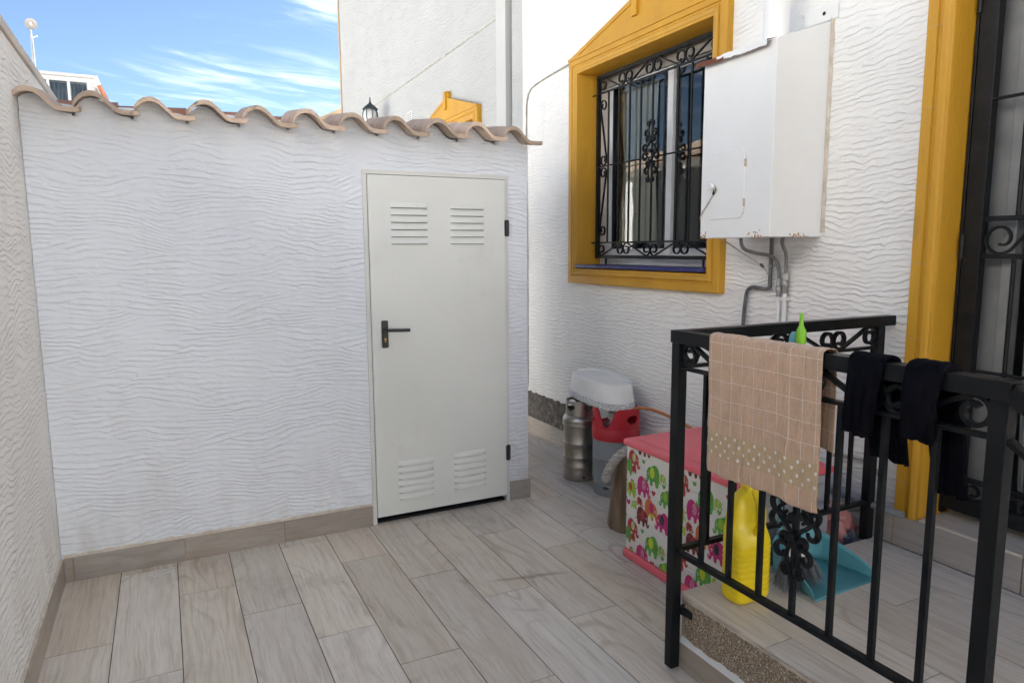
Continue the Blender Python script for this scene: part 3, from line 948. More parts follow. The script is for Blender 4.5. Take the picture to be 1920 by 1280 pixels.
# ------------------------------------------------------------------ the house on the right
house = empty('house', (XW + 2, 1.5, 0), 'white ripple plastered house on the right with ochre window and door surrounds', 'house')
WY0, WY1, WZ0, WZ1 = 3.085, 4.490, 1.458, 2.862
GY0, GY1, GZ0, GZ1 = 0.70, 1.745, 0.462, 2.78
HTOP = 7.0
mb = merge(wall_open(lambda u, z, d_: (d_, u, z), -1.0, 5.430, -0.1, HTOP, [(WY0 - 0.02, WY1 + 0.02, WZ0 - 0.02, WZ1 + 0.02), (GY0 - 0.02, GY1 + 0.02, GZ0 - 0.05, GZ1 + 0.02)], XW, XW + 0.27))
build('wall', mb, M['stucco_house'], house)
mb = MB(); mb.box(XW + 0.004, XW + 0.27, 5.4305, 5.640, -0.1, HTOP)
build('corner_strip', mb, M['stucco_far'], house)
mb = MB()
mb.box(XW + 0.2705, 9.8, -1.0, -0.8, -0.1, HTOP); mb.box(9.8, 10.0, -1.0, 5.64, -0.1, HTOP)
mb.box(XW + 0.2705, 9.8, 5.44, 5.64, -0.1, HTOP)
build('outer_wall', mb, M['plain_render'], house)
mb = MB(); mb.box(XW - 0.03, 10.05, -1.05, 5.64, HTOP + 0.001, HTOP + 0.18)
build('roof', mb, M['terracotta'], house)
# dark rooms behind the openings
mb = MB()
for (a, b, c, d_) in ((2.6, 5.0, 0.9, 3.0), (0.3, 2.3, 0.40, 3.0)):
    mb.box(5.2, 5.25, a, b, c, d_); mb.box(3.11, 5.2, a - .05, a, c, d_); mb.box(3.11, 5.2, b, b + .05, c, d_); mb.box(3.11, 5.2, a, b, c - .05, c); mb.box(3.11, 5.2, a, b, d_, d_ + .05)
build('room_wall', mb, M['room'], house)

SPROF = [(0.0, -0.002), (0.0, 0.044), (0.006, 0.050), (0.046, 0.050), (0.050, 0.042), (0.060, 0.042), (0.064, 0.052), (0.072, 0.057), (0.088, 0.054), (0.096, 0.046), (0.108, 0.044), (0.112, 0.036), (0.112, -0.20)]


def surround(y0, y1, z0, z1, closed=True, deep=-0.20):
    """moulded frame round an opening y0..y1, z0..z1 (outer edges), mitred corners, reveal included"""
    mb = MB(); n = len(SPROF)
    if closed:
        corners = [(y0, z0, 1, 1), (y1, z0, -1, 1), (y1, z1, -1, -1), (y0, z1, 1, -1)]
    else:
        corners = [(y1, z0, -1, 0), (y1, z1, -1, -1), (y0, z1, 1, -1), (y0, z0, 1, 0)]
    for (yy, z, sy_, sz_) in corners:
        for (o_, p) in SPROF:
            dp = deep if p < -0.1 else p
            mb.v.append(Vector((XW - dp, yy + sy_ * o_, z + sz_ * o_)))
    cnt = 4 if closed else 3
    for i in range(cnt):
        j = (i + 1) % 4
        for k in range(n - 1):
            mb.f.append((i * n + k, i * n + k + 1, j * n + k + 1, j * n + k)); mb.m.append(0)
    return mb


def pediment(y0, y1, z, rise):
    """low gable with a tab at the apex and a level cornice line, standing on the frame head"""
    yc = (y0 + y1) / 2; tab = 0.05
    f = lambda a, b, d_: (XW - d_, a, b)
    out = MB()
    poly = [(y0, z + 0.0005), (y1, z + 0.0005), (y1, z + 0.004), (yc + tab, z + rise), (yc + tab, z + rise + 0.045), (yc + tab * .6, z + rise + 0.075), (yc - tab * .6, z + rise + 0.075), (yc - tab, z + rise + 0.045), (yc - tab, z + rise), (y0, z + 0.004)]
    out.prism(poly, f, -0.002, 0.046)
    k = (rise) / (yc - tab - y0)
    for s_ in (1, -1):
        a = y0 if s_ == 1 else y1
        q = [(a, z + 0.005), (yc - s_ * tab, z + rise + 0.001), (yc - s_ * tab, z + rise - 0.032), (a + s_ * 0.03 / k * 0.9, z + 0.003)]
        out.prism(q, f, 0.0455, 0.053)
    out.prism([(yc - 0.028, z + 0.09), (yc + 0.028, z + 0.09), (yc + 0.028, z + rise + 0.05), (yc + 0.014, z + rise + 0.07), (yc - 0.014, z + rise + 0.07), (yc - 0.028, z + rise + 0.05)], f, 0.0455, 0.066)
    out.box(XW - 0.058, XW - 0.045, y0 + 0.004, y1 - 0.004, z - 0.012, z + 0.010)
    return out


OY0, OY1, OZ0, OZ1 = 2.976, 4.602, 1.345, 2.972
sur = build('window_surround', surround(OY0, OY1, OZ0, OZ1), M['ochre'], house, smooth=35)
build('pediment', pediment(OY0, OY1, OZ1, 0.205), M['ochre'], sur, bevel=0.003)
build('door_surround', surround(GY0 - 0.112, 1.858, GZ0 - 0.012, 2.90, closed=False, deep=-0.17), M['ochre'], house, smooth=35)
for i in range(7):           # a few paint drips and cracks worn into the door surround's outer edge
    z = 0.6 + i * 0.31
    mb = MB(); mb.box(XW - 0.0515, XW - 0.0495, 1.79 - .003, 1.846, z, z + 0.0018)
    build('paint_crack', mb, M['trim_tan'], house)

# window: frame, sashes, panes, shutter box, glazed sill tiles
wf = MB(); X0, X1 = XW + 0.165, XW + 0.215
WI0, WI1 = WY0 + 0.007, WY1 - 0.007
wf.box(X0, X1, WI1 - 0.10, WI1, 1.486, 2.85); wf.box(X0, X1, WI0, WI0 + 0.10, 1.486, 2.85)
wf.box(X0, X1, WI0 + 0.10, WI1 - 0.10, 1.486, 1.535); wf.box(X0, X1, WI0 + .10, WI1 - .10, 2.756, 2.760)
wfo = build('window_frame', wf, M['white_frame'], house, bevel=0.003)
ym = 3.685
for (a, b, dx) in ((ym - 0.028, WI1 - 0.10, 0.006), (WI0 + 0.10, ym + 0.028, 0.030)):
    mb = MB(); xx0, xx1 = X0 + dx - 0.012, X0 + dx + 0.010
    mb.box(xx0, xx1, a, a + 0.055, 1.537, 2.7555); mb.box(xx0, xx1, b - 0.055, b, 1.537, 2.7555)
    mb.box(xx0, xx1, a + 0.055, b - 0.055, 1.537, 1.60); mb.box(xx0, xx1, a + .055, b - .055, 2.737, 2.7555)
    sash = build('sash', mb, M['white_frame'], wfo, bevel=0.003)
    mb = MB(); xm = (xx0 + xx1) / 2; mb.box(xm - 0.002, xm + 0.002, a + 0.054, b - 0.054, 1.599, 2.738)
    build('window_pane', mb, M['glass'], wfo)
    for (p, q, r_, s_) in ((a + 0.0551, a + 0.064, 1.6001, 2.7369), (b - 0.064, b - 0.0551, 1.6001, 2.7369)):
        mb = MB(); mb.box(xx0 + 0.003, xx1 - 0.003, p, q, r_, s_)
        build('gasket', mb, M['black_plastic'], wfo)
mb = MB()
for i in range(3):
    mb.box(X0 - 0.024 + 0.004 * (i % 2), X0 - 0.008, WI0, WI1, 2.757 + i * 0.035, 2.7905 + i * 0.035)
build('shutter_box', mb, M['shutter'], wfo, bevel=0.003)
for i in range(9):
    a = WY0 + 0.003 + i * (WY1 - WY0 - 0.006) / 9
    mb = MB(); mb.box(XW - 0.062, XW + 0.170, a + 0.0015, a + (WY1 - WY0 - 0.006) / 9 - 0.0015, 1.4625, 1.4855)
    build('sill_tile', mb, M['blue_tile'], house, bevel=0.004)

cu = MB()
def curt(u, v):
    y = 4.37 - u * 0.47; z = 2.74 - v * 1.10
    pinch = 0.80 + 0.2 * abs(v - 0.45) * 1.6
    return (3.09 + 0.016 * math.sin(u * 62) * (0.6 + 0.4 * math.sin(v * 5)), 4.10 + (y - 4.10) * pinch, z)
cu.sheet(curt, 110, 16)
tag(build('curtain', cu, M['curtain'], None, smooth=180), 'beige gathered curtain hanging behind the barred window glass', 'curtain')


# ------------------------------------------------------------------ wrought iron
def scroll_pts(L, H, n=34):
    """S-scroll filling L x H: a diagonal between two round curls of the full height"""
    r0 = min(0.46 * H, 0.235 * L)
    cx, cy = L / 2 - r0, H / 2 - r0
    d_ = math.hypot(cx, cy)
    th = math.atan2(cy, cx) + math.asin(min(.98, r0 / d_))
    half = [(0.0, 0.0)]
    l_ = math.sqrt(max(d_ * d_ - r0 * r0, 1e-8))
    half.append((l_ * .5 * math.cos(th), l_ * .5 * math.sin(th)))
    a0 = th + PI / 2
    for i in range(n + 1):
        a = a0 - math.radians(430) * i / n
        r_ = r0 * (1 - 0.62 * max(0.0, i / n - .28) / .72)
        half.append((cx + r_ * math.cos(a), cy + r_ * math.sin(a)))
    pts = [(-a, -b) for a, b in reversed(half)] + half[1:]
    return [(a + L / 2, b + H / 2) for a, b in pts]


def c_scroll_pts(L, H, n=26):
    """C-scroll: an arc with both ends curled inward"""
    pts = []
    for i in range(n + 1):
        a = i / n
        ang = math.radians(-250 + 500 * a)
        k = 1 - 0.62 * abs(2 * a - 1) ** 1.6
        pts.append((a * 1.0 + 0.0, 0))
        cx = 0.5 + (0.26 if a > .5 else -0.26) * min(1, abs(2 * a - 1) * 1.9)
        r_ = 0.26 * (1 - 0.5 * max(0, abs(2 * a - 1) - .35))
        pts[-1] = (cx + r_ * math.sin(ang), r_ * math.cos(ang))
    x0 = min(p[0] for p in pts); x1 = max(p[0] for p in pts); y0 = min(p[1] for p in pts); y1 = max(p[1] for p in pts)
    return [((a - x0) / (x1 - x0) * L, (b - y0) / (y1 - y0) * H) for a, b in pts]


def scroll_row(parent, mat, u0, u1, v0, v1, n, fn, nrm, thick=0.006, width=0.013, flip=False):
    L = (u1 - u0) / n
    for i in range(n):
        P2 = scroll_pts(L * 0.985, (v1 - v0))
        if (i % 2 == 0) != flip:
            P2 = [(L * 0.985 - a, b) for a, b in P2]
        mb = MB(); mb.ribbon([fn(u0 + i * L + a + L * 0.0075, v0 + b) for a, b in P2], thick, width, nrm)
        build('scroll', mb, mat, parent, smooth=60)


def rosette(parent, mat, fn, nrm, uc, vc, wd, ht, r=0.0075, name='rosette'):
    """cast ornament: curled leaves in mirrored pairs round a bar"""
    mb = MB()
    def spiral(cu_, cv_, R, start, turns, sgn):
        pts = []
        for i in range(22):
            a = i / 21
            ang = start + sgn * turns * 2 * PI * a
            rr = R * (1 - 0.72 * a)
            pts.append(fn(uc + cu_ + rr * math.cos(ang), vc + cv_ + rr * math.sin(ang)))
        return pts
    for s_ in (1, -1):
        for (cu_, cv_, R, st, tn, sg) in ((0.24, 0.30, 0.15, -2.4, 0.95, 1), (0.33, 0.07, 0.20, -2.6, 0.9, 1), (0.33, -0.09, 0.20, 2.6, 0.9, -1), (0.24, -0.32, 0.15, 2.4, 0.95, -1), (0.12, 0.44, 0.10, -2.2, 1.2, 1), (0.12, -0.46, 0.10, 2.2, 1.2, -1), (0.17, 0.19, 0.10, 2.0, 1.1, -1), (0.17, -0.20, 0.10, -2.0, 1.1, 1)):
            start = st if s_ == 1 else PI - st
            pts = spiral(s_ * cu_ * wd, cv_ * ht, R * wd, start, tn, sg * s_)
            k = len(pts)
            mb.tube(pts, [r * (0.75 + 0.5 * math.sin(PI * min(1, i / (k - 1) * 1.1))) for i in range(k)], 7)
        mb.tube(smoothpts([fn(uc + s_ * 0.02 * wd, vc + 0.5 * ht), fn(uc + s_ * 0.13 * wd, vc + 0.34 * ht), fn(uc + s_ * 0.05 * wd, vc + 0.16 * ht), fn(uc + s_ * 0.34 * wd, vc), fn(uc + s_ * 0.05 * wd, vc - 0.16 * ht), fn(uc + s_ * 0.13 * wd, vc - 0.34 * ht), fn(uc + s_ * 0.02 * wd, vc - 0.5 * ht)], 5), r * 0.9, 7)
    for v_ in (0.16, 0, -0.16):
        c = Vector(fn(uc, vc + v_ * ht)); N = Vector(nrm)
        mb.tube([c - N * r * 1.9, c + N * r * 1.9], r * 1.9, 8)
    build(name, mb, mat, parent, smooth=60)


# window grille
XG = XW + 0.095
gr = MB(); GA, GB, GC, GD = 3.135, 4.425, 1.530, 2.838
gr.box(XG - .013, XG + .013, GB - .026, GB, GC, GD); gr.box(XG - .013, XG + .013, GA, GA + .026, GC, GD)
gr.box(XG - .0128, XG + .0128, GA + .0262, GB - .0262, GC, GC + .024); gr.box(XG - .0128, XG + .0128, GA + .0262, GB - .0262, GD - .022, GD)
for z in (1.645, 2.715):
    gr.box(XG - .008, XG + .008, GA + .0262, GB - .0262, z - .006, z + .006)
gr.tube([(XG - 0.011, GA + .02, 2.195), (XG - 0.011, GB - .02, 2.195)], 0.006, 8)
for z in (1.645, 2.715):
    for yy in (GB, GA):
        gr.tube([(XG, yy, z), (XG, yy + (0.075 if yy == GB else -0.06), z)], 0.006, 8)
for yy in (4.30, 3.26):
    gr.tube([(XG, yy, GC + .002), (XG, yy, 1.487)], 0.008, 8)
grille = build('window_grille', gr, M['iron'], house, bevel=0.0015)
for yy in (4.285, 4.155, 4.030, 3.905, 3.780, 3.655, 3.530, 3.405, 3.278):
    mb = MB(); mb.tube([(XG, yy, 1.651), (XG, yy, 2.709)], 0.0075, 8)
    build('bar', mb, M['iron'], grille, smooth=60)
fng = lambda a, b: (XG, GB - .03 - a, b)
scroll_row(grille, M['iron'], 0.0, GB - GA - .06, 2.721, 2.816, 4, fng, (1, 0, 0), 0.008, 0.013)
scroll_row(grille, M['iron'], 0.0, GB - GA - .06, 1.554, 1.639, 4, fng, (1, 0, 0), 0.008, 0.013, flip=True)
for (ya, yb) in ((4.397, 4.295), (3.268, 3.163)):
    for (za, zb, fl) in ((1.70, 2.185, 0), (2.205, 2.66, 1)):
        P2 = scroll_pts(zb - za, abs(ya - yb) * .8)
        if fl: P2 = [((zb - za) - a, b) for a, b in P2]
        mb = MB(); mb.ribbon([(XG, ya - 0.01 - b, za + a) for a, b in P2], 0.007, 0.013, (1, 0, 0))
        build('scroll', mb, M['iron'], grille, smooth=60)
rosette(grille, M['iron'], lambda a, b: (XG - 0.012, 3.78 - a, 2.235 + b), (1, 0, 0), 0, 0, 0.17, 0.40, 0.0075)

# door: threshold tiles, gate, door frame, fly curtain
for (a, b) in ((1.860, 1.955), (1.345, 1.858), (0.845, 1.343), (0.60, 0.843)):
    top = 0.452 if a < 1.86 else 0.446
    mb = MB(); mb.box(2.788, XW + 0.002, a, b - 0.002, 0.311, top)
    build('riser_tile', mb, M['tile_skirt_y'], house, bevel=0.0015)
for (a, b) in ((1.345, 1.744), (0.845, 1.343), (0.702, 0.843)):
    mb = MB(); mb.box(2.786, 3.06, a, b - 0.002, 0.4525, 0.4635)
    build('threshold_tile', mb, M['tile_floor'], house, bevel=0.002)
XD = 2.935
gt = MB(); gy0, gy1 = 0.735, 1.742
gt.box(XD - .02, XD + .025, gy1 - 0.012, gy1, 0.475, 2.76)                      # fixed jamb
gt.box(XD - .02, XD + .02, gy1 - 0.085, gy1 - 0.016, 0.500, 2.72)                # hanging stile
gt.box(XD - .02, XD + .02, gy0, gy0 + 0.06, 0.500, 2.72)
gt.box(XD - .018, XD + .018, gy0 + .0605, gy1 - .0855, 0.500, 0.560); gt.box(XD - .018, XD + .018, gy0 + .0605, gy1 - .0855, 2.66, 2.72)
for z in (0.640, 1.562, 1.708):
    gt.box(XD - .010, XD + .010, gy0 + .0605, gy1 - .0855, z - .010, z + .010)
for z in (2.165, 1.10):
    gt.tube([(XD - 0.012, gy0 + .05, z), (XD - 0.012, gy1 - .07, z)], 0.007, 8)
gate = build('iron_gate', gt, M['iron_worn'], house, bevel=0.002)
for yy in (1.54, 1.42, 1.30, 1.18, 1.06, 0.94):
    for (za, zb) in ((0.6505, 1.5515), (1.7185, 2.6595)):
        mb = MB(); mb.tube([(XD, yy, za), (XD, yy, zb)], 0.0085, 8)
        build('bar', mb, M['iron_worn'], gate, smooth=60)
for z in (0.9, 1.6, 2.55):
    mb = MB(); mb.tube([(XD - 0.024, gy1 - 0.014, z - .05), (XD - 0.024, gy1 - 0.014, z + .05)], 0.010, 10)
    build('hinge', mb, M['iron_worn'], gate, smooth=60)
fnd = lambda a, b: (XD, gy1 - .09 - a, b)
scroll_row(gate, M['iron_worn'], 0.0, 0.81, 1.573, 1.697, 3, fnd, (1, 0, 0), 0.009, 0.014, flip=True)
scroll_row(gate, M['iron_worn'], 0.0, 0.81, 0.561, 0.629, 3, fnd, (1, 0, 0), 0.009, 0.014, flip=True)
mb = MB(); XF = 3.005
mb.box(XF, XF + .06, GY1 - 0.125, GY1 + 0.018, 0.464, 2.77); mb.box(XF - .012, XF + .05, GY1 - 0.175, GY1 - 0.127, 0.464, 2.72)
mb.box(XF, XF + .06, GY0 - 0.018, GY0 + 0.09, 0.464, 2.77); mb.box(XF, XF + .06, GY0 + .0905, GY1 - .1255, 2.721, 2.77)
build('door_frame', mb, M['alu'], house, bevel=0.004)
fc = MB()
for i in range(46):
    yy = GY1 - 0.195 - i * 0.0165
    z0_, z1_ = 0.49 + 0.01 * h1(i * 3.1), 2.71
    sway = 0.05 * (1 if i < 12 else 0.0) * (12 - i) / 12
    pts = []
    for k in range(13):
        tt = k / 12
        pts.append((XF + 0.025 + 0.006 * h1(i * 2.3 + tt * 4), yy - sway * 1.2 * (1 - tt) ** 2 + 0.004 * h1(i + tt * 3), z0_ + (z1_ - z0_) * tt))
    fc.tube(pts, 0.0062, 5)
flyc = build('fly_curtain', fc, M['fly_strip'], None, smooth=180)
tag(flyc, 'grey strip fly curtain hanging in the doorway behind the black gate', 'curtain')

# skirting and bare strip along the foot of the house wall
yy = 5.42
while yy > 2.0:
    mb = MB(); mb.box(XW - 0.013, XW + 0.004, yy - 0.4988, yy, -0.002, 0.140)
    build('skirting_tile', mb, M['tile_skirt_y'], house, bevel=0.0015)
    yy -= 0.5
mb = MB(); N = 44
top = [(5.43 - i * (1.5 / N), 0.365 + 0.02 * h1(i * 1.1) - (0.12 * max(0, (i - 30) / 14))) for i in range(N + 1)]
for (a, zt) in top:
    mb.v += [Vector((XW - 0.012, a, 0.1405)), Vector((XW - 0.007, a, zt - 0.008)), Vector((XW + 0.001, a, zt))]
for i in range(N):
    for k in range(2):
        mb.f.append((i * 3 + k, i * 3 + k + 1, i * 3 + k + 4, i * 3 + k + 3)); mb.m.append(0)
build('bare_plaster', mb, M['bare'], house)

# ------------------------------------------------------------------ the next house along the same wall
nh = empty('neighbour_house', (XW + 3, 8.8, 0), 'tall white house beyond the shed with tan corner strip and ochre pediment', 'house')
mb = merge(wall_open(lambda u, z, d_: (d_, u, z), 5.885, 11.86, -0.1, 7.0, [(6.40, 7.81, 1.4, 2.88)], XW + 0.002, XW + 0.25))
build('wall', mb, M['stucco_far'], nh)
mb = MB(); mb.box(XW - 0.035, XW + 0.1, 5.690, 5.884, -0.1, 7.0)
build('pilaster', mb, M['far_render'], nh, bevel=0.004)
mb = MB(); mb.box(XW + 0.03, XW + 0.2, 5.6405, 5.6895, -0.1, 7.0)
build('movement_joint', mb, M['gap'], nh)
mb = MB()
mb.box(XW + .2505, 10, 11.6, 11.86, -.1, 7.0); mb.box(9.8, 10, 5.69, 11.59, -.1, 7.0)
build('outer_wall', mb, M['plain_render'], nh)
mb = MB(); mb.box(XW - .05, 10.05, 5.69, 11.95, 7.001, 7.2)
build('roof', mb, M['terracotta'], nh)
mb = MB(); mb.box(XW - 0.012, XW + 0.03, 11.8605, 11.93, -0.1, 7.0)
build('corner_trim', mb, M['trim_tan'], nh)
mb = MB(); mb.bar((XW - 0.002, 5.886, 3.655), (XW - 0.002, 11.85, 3.610), 0.007, 0.011)
build('joint_strip', mb, M['cable'], nh)
ns = MB(); 
src_s = surround(6.29, 7.916, OZ0, OZ1)
nso = build('window_surround', src_s, M['ochre'], nh, smooth=35)
build('pediment', pediment(6.29, 7.916, OZ1, 0.205), M['ochre'], nso, bevel=0.003)
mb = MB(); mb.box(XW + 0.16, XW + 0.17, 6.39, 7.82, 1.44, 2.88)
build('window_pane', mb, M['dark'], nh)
mb = MB()
mb.box(XW - 0.008, XW + 0.001, 8.335, 8.55, 3.13, 3.27)
vg = build('vent_grille', mb, M['white_plastic'], nh)
mb = MB()
for i in range(6):
    for j in range(7):
        mb.box(XW - 0.0095, XW - 0.0082, 8.345 + j * 0.029, 8.345 + j * 0.029 + 0.018, 3.14 + i * 0.0215, 3.14 + i * 0.0215 + 0.011)
build('vent_hole', mb, M['gap'], vg)
mb = MB(); mb.box(XW - 1.2, XW + 0.5, 11.94, 14.0, 3.05, 3.3)
mb = MB(); mb.add([(XW - 0.7, 12.1, 3.62), (XW + .2, 12.1, 4.05), (XW + .2, 14, 4.05), (XW - 0.7, 14, 3.62), (XW - 0.7, 12.1, 3.52), (XW + .2, 12.1, 3.95), (XW + .2, 14, 3.95), (XW - 0.7, 14, 3.52)], [(0, 1, 2, 3), (7, 6, 5, 4), (0, 4, 5, 1), (0, 3, 7, 4), (3, 2, 6, 7), (1, 5, 6, 2)])
mb.box(XW - 0.5, XW + .2, 12.2, 13.9, -0.1, 3.5)
build('porch_roof', mb, M['trim_tan'], nh)

# wall lantern of that house
ln = empty('wall_lantern', (2.62, 9.42, 3.10), 'dark green wall lantern with milky ribbed glass standing above the shed roof', 'lantern')
c = (2.62, 9.42, 3.30)
mb = MB(); mb.lathe([(0.0, .318), (.006, .312), (.009, .30), (.005, .29), (.012, .276), (.008, .262), (.016, .25), (.022, .235), (.05, .215), (.082, .188), (.092, .172), (.104, .168), (.104, .16), (.09, .156)], c, 20)
build('lantern_roof', mb, M['lantern_metal'], ln, smooth=40)
mb = MB(); mb.lathe([(.078, .155), (.094, .115), (.1, .075), (.094, .035), (.075, .0), (.06, -.02)], c, 16)
build('glass', mb, M['frosted'], ln, smooth=180)
for k in range(8):
    a = 2 * PI * k / 8; mb = MB()
    mb.tube([(c[0] + r_ * math.cos(a), c[1] + r_ * math.sin(a), c[2] + h_) for r_, h_ in ((.085, .157), (.099, .115), (.105, .075), (.099, .035), (.08, 0), (.063, -.02))], 0.005, 6)
    build('rib', mb, M['lantern_metal'], ln, smooth=60)
mb = MB(); mb.lathe([(.07, -.018), (.075, -.03), (.05, -.045), (.028, -.07), (.018, -.1), (.008, -.13)], c, 16)
mb.tube(smoothpts([(c[0], c[1], c[2] - .11), (c[0] + .02, c[1], c[2] - .22), (c[0] + .12, c[1], c[2] - .26), (XW + .003, c[1], c[2] - .2)], 5), 0.011, 8)
mb.lathe([(0.05, 0), (0.045, -0.02), (0.02, -0.03)], (XW + 0.002, c[1], c[2] - .2), 16, axis='x')
build('bracket', mb, M['lantern_metal'], ln, smooth=50)

# ------------------------------------------------------------------ cable on the house wall
mb = MB()
mb.tube(smoothpts([(XW - .008, 4.62, 2.975), (XW - .008, 4.95, 2.955), (XW - .008, 5.17, 2.935), (XW - .008, 5.28, 2.91), (XW - .008, 5.335, 2.85), (XW - .008, 5.352, 2.72), (XW - .008, 5.355, 2.3), (XW - .008, 5.352, 1.9)], 6), 0.006, 6)
cb = build('wall_cable', mb, M['cable'], None, smooth=180)
tag(cb, 'thin grey cable clipped to the house wall left of the window', 'cable')
mb = MB()
mb.tube(smoothpts([(XW - .010, 5.352, 1.9 - i * 0.1 + 0.003) for i in range(16)], 3), [0.0085 + 0.002 * h1(i * 2.2) for i in range(46)], 7)
build('cable_sleeve', mb, M['cable_dirty'], cb, smooth=180)

# ------------------------------------------------------------------ far buildings
sr = empty('sunroom_building', (-2.6, 21.5, 0), 'white glazed rooftop sunroom above the far end of the boundary wall', 'building')
mb = MB(); mb.box(-6.5, -1.16, 20.05, 26, -0.1, 5.05)
build('wall', mb, M['pale_far'], sr)
mb = MB(); mb.prism([(-1.159, 5.05), (-1.159, 5.62), (-0.93, 5.05), (-0.93, 3.0), (-1.159, 3.0)], lambda a, b, d_: (a, d_, b), 20.2, 25)
build('gable_wall', mb, M['pale_far'], sr)
mb = MB(); mb.bar((-1.09, 20.15, 5.60), (-0.80, 20.15, 4.85), 0.10, 0.09, up=(1, 0, 0)); 
mb.bar((-1.03, 20.3, 5.52), (-0.80, 20.3, 4.95), 0.9, 0.06, up=(1, 0, 0.4))
build('roof_verge', mb, M['terracotta'], sr)
mb = MB()
for x in (-6.5, -5.4, -4.4, -3.4, -2.10 - .05, -1.72 - .015, -1.33):
    mb.box(x, x + (0.06 if x < -1.5 else 0.17), 20.05, 20.11, 5.051, 5.62)
mb.box(-6.5, -1.16, 20.051, 20.109, 5.621, 5.72)
mb.box(-1.22, -1.16, 20.12, 26, 5.051, 5.62)
build('window_frame', mb, M['pale_far'], sr)
for (a, b) in ((-2.089, -1.736), (-1.674, -1.331), (-3.339, -2.151), (-4.339, -3.401)):
    mb = MB(); mb.box(a, b, 20.075, 20.085, 5.06, 5.62)
    build('window_pane', mb, M['glass'], sr)
    mb = MB(); mb.sheet(lambda u, v, a=a, b=b: (a + (b - a) * u, 20.3 + 0.03 * math.sin(u * (b - a) * 70), 5.06 + .56 * v), int(80 * (b - a)) + 8, 2)
    build('curtain', mb, M['sun_curtain'], sr, smooth=180)
mb = MB(); mb.add([(-6.6, 19.95, 5.74), (-1.10, 19.95, 5.725), (-1.10, 26.1, 5.9), (-6.6, 26.1, 5.9), (-6.6, 19.95, 5.80), (-1.10, 19.95, 5.785), (-1.10, 26.1, 5.96), (-6.6, 26.1, 5.96)], [(0, 3, 2, 1), (4, 5, 6, 7), (0, 1, 5, 4), (1, 2, 6, 5), (2, 3, 7, 6), (3, 0, 4, 7)])
build('roof', mb, M['pale_far'], sr)
an = empty('aerial_mast', (-2.41, 20.3, 5.81), 'thin white aerial mast with a small round dish above the boundary wall', 'aerial')
mb = MB(); mb.tube([(-2.41, 20.3, 5.80), (-2.385, 20.3, 6.86)], 0.02, 8); mb.tube([(-2.36, 20.3, 5.85), (-2.37, 20.3, 6.6)], 0.012, 6)
mb.tube([(-2.385, 20.3, 6.58), (-2.27, 20.25, 6.62)], 0.012, 6)
build('mast', mb, M['galv'], an, smooth=60)
mb = MB(); mb.lathe([(0.001, 0.0), (.05, -.006), (.09, -.02), (.125, -.045), (.128, -.05), (.1, -.016), (.05, .004), (.001, .012)], (-2.36, 20.24, 6.86), 20, axis='y')
build('dish', mb, M['dish'], an, smooth=60)
mb = MB(); mb.lathe([(0.001, -.13), (.02, -.12), (.022, -.08), (.03, -.03)], (-2.36, 20.24, 6.86), 12, axis='y')
build('feed_horn', mb, M['white_plastic'], an, smooth=60)

sh = empty('added_street_house', (6, -17, 0), 'unseen low white house added behind the viewer to bounce sunlight', 'house')  # out of view, added so its sunlit front throws light back
mb = MB(); mb.box(-9, 22, -20, -14, -0.1, 4.2)
build('wall', mb, M['plain_render'], sh)
mb = MB(); mb.add([(-9.3, -13.7, 4.201), (22.3, -13.7, 4.201), (22.3, -20.3, 4.201), (-9.3, -20.3, 4.201), (-9.3, -17, 5.3), (22.3, -17, 5.3)], [(0, 1, 5, 4), (2, 3, 4, 5), (3, 0, 4), (1, 2, 5), (0, 3, 2, 1)])
build('roof', mb, M['roof_tile'], sh)

# house added across the left plot to bounce sunlight; tiled end mirrored in the glass
oh = empty('added_opposite_house', (-7, 4, 0), 'white house added beyond the left wall to bounce sunlight, its tiled roof mirrored in the window', 'house')
mb = MB(); mb.box(-12, -3.8, -3.2, 3.3, -0.1, 5.5); mb.box(-12, -4.2, 3.301, 9.6, -0.1, 3.0); mb.box(-12, -4.9, 9.601, 18, -0.1, 3.55)
build('wall', mb, M['plain_render'], oh)
src_t = None
for k in range(34):
    yy = 9.65 + k * PITCH
    mbt = MB()
    if src_t is None:
        n = len(PROF)
        for (t_, zt) in ((0.0, 3.50), (2.6, 4.35)):
            for (x, z) in PROF: mbt.v.append(Vector((-4.75 - t_, x, z + zt + 0.03)))
        for i in range(n - 1):
            mbt.f.append((i, i + 1, n + i + 1, n + i)); mbt.m.append(0)
        src_t = build('roof_tile', mbt, M['roof_tile'], oh, smooth=60, origin=(0, 0, 0), recalc=False)
        src_t.location = Vector((0, yy, 0)) - WL[oh]
    else:
        inst(src_t, (0, yy, 0), oh)
mb = MB(); mb.box(-12, -7.4, 9.605, 18, 4.30, 4.40)
build('roof_ridge', mb, M['terracotta'], oh)

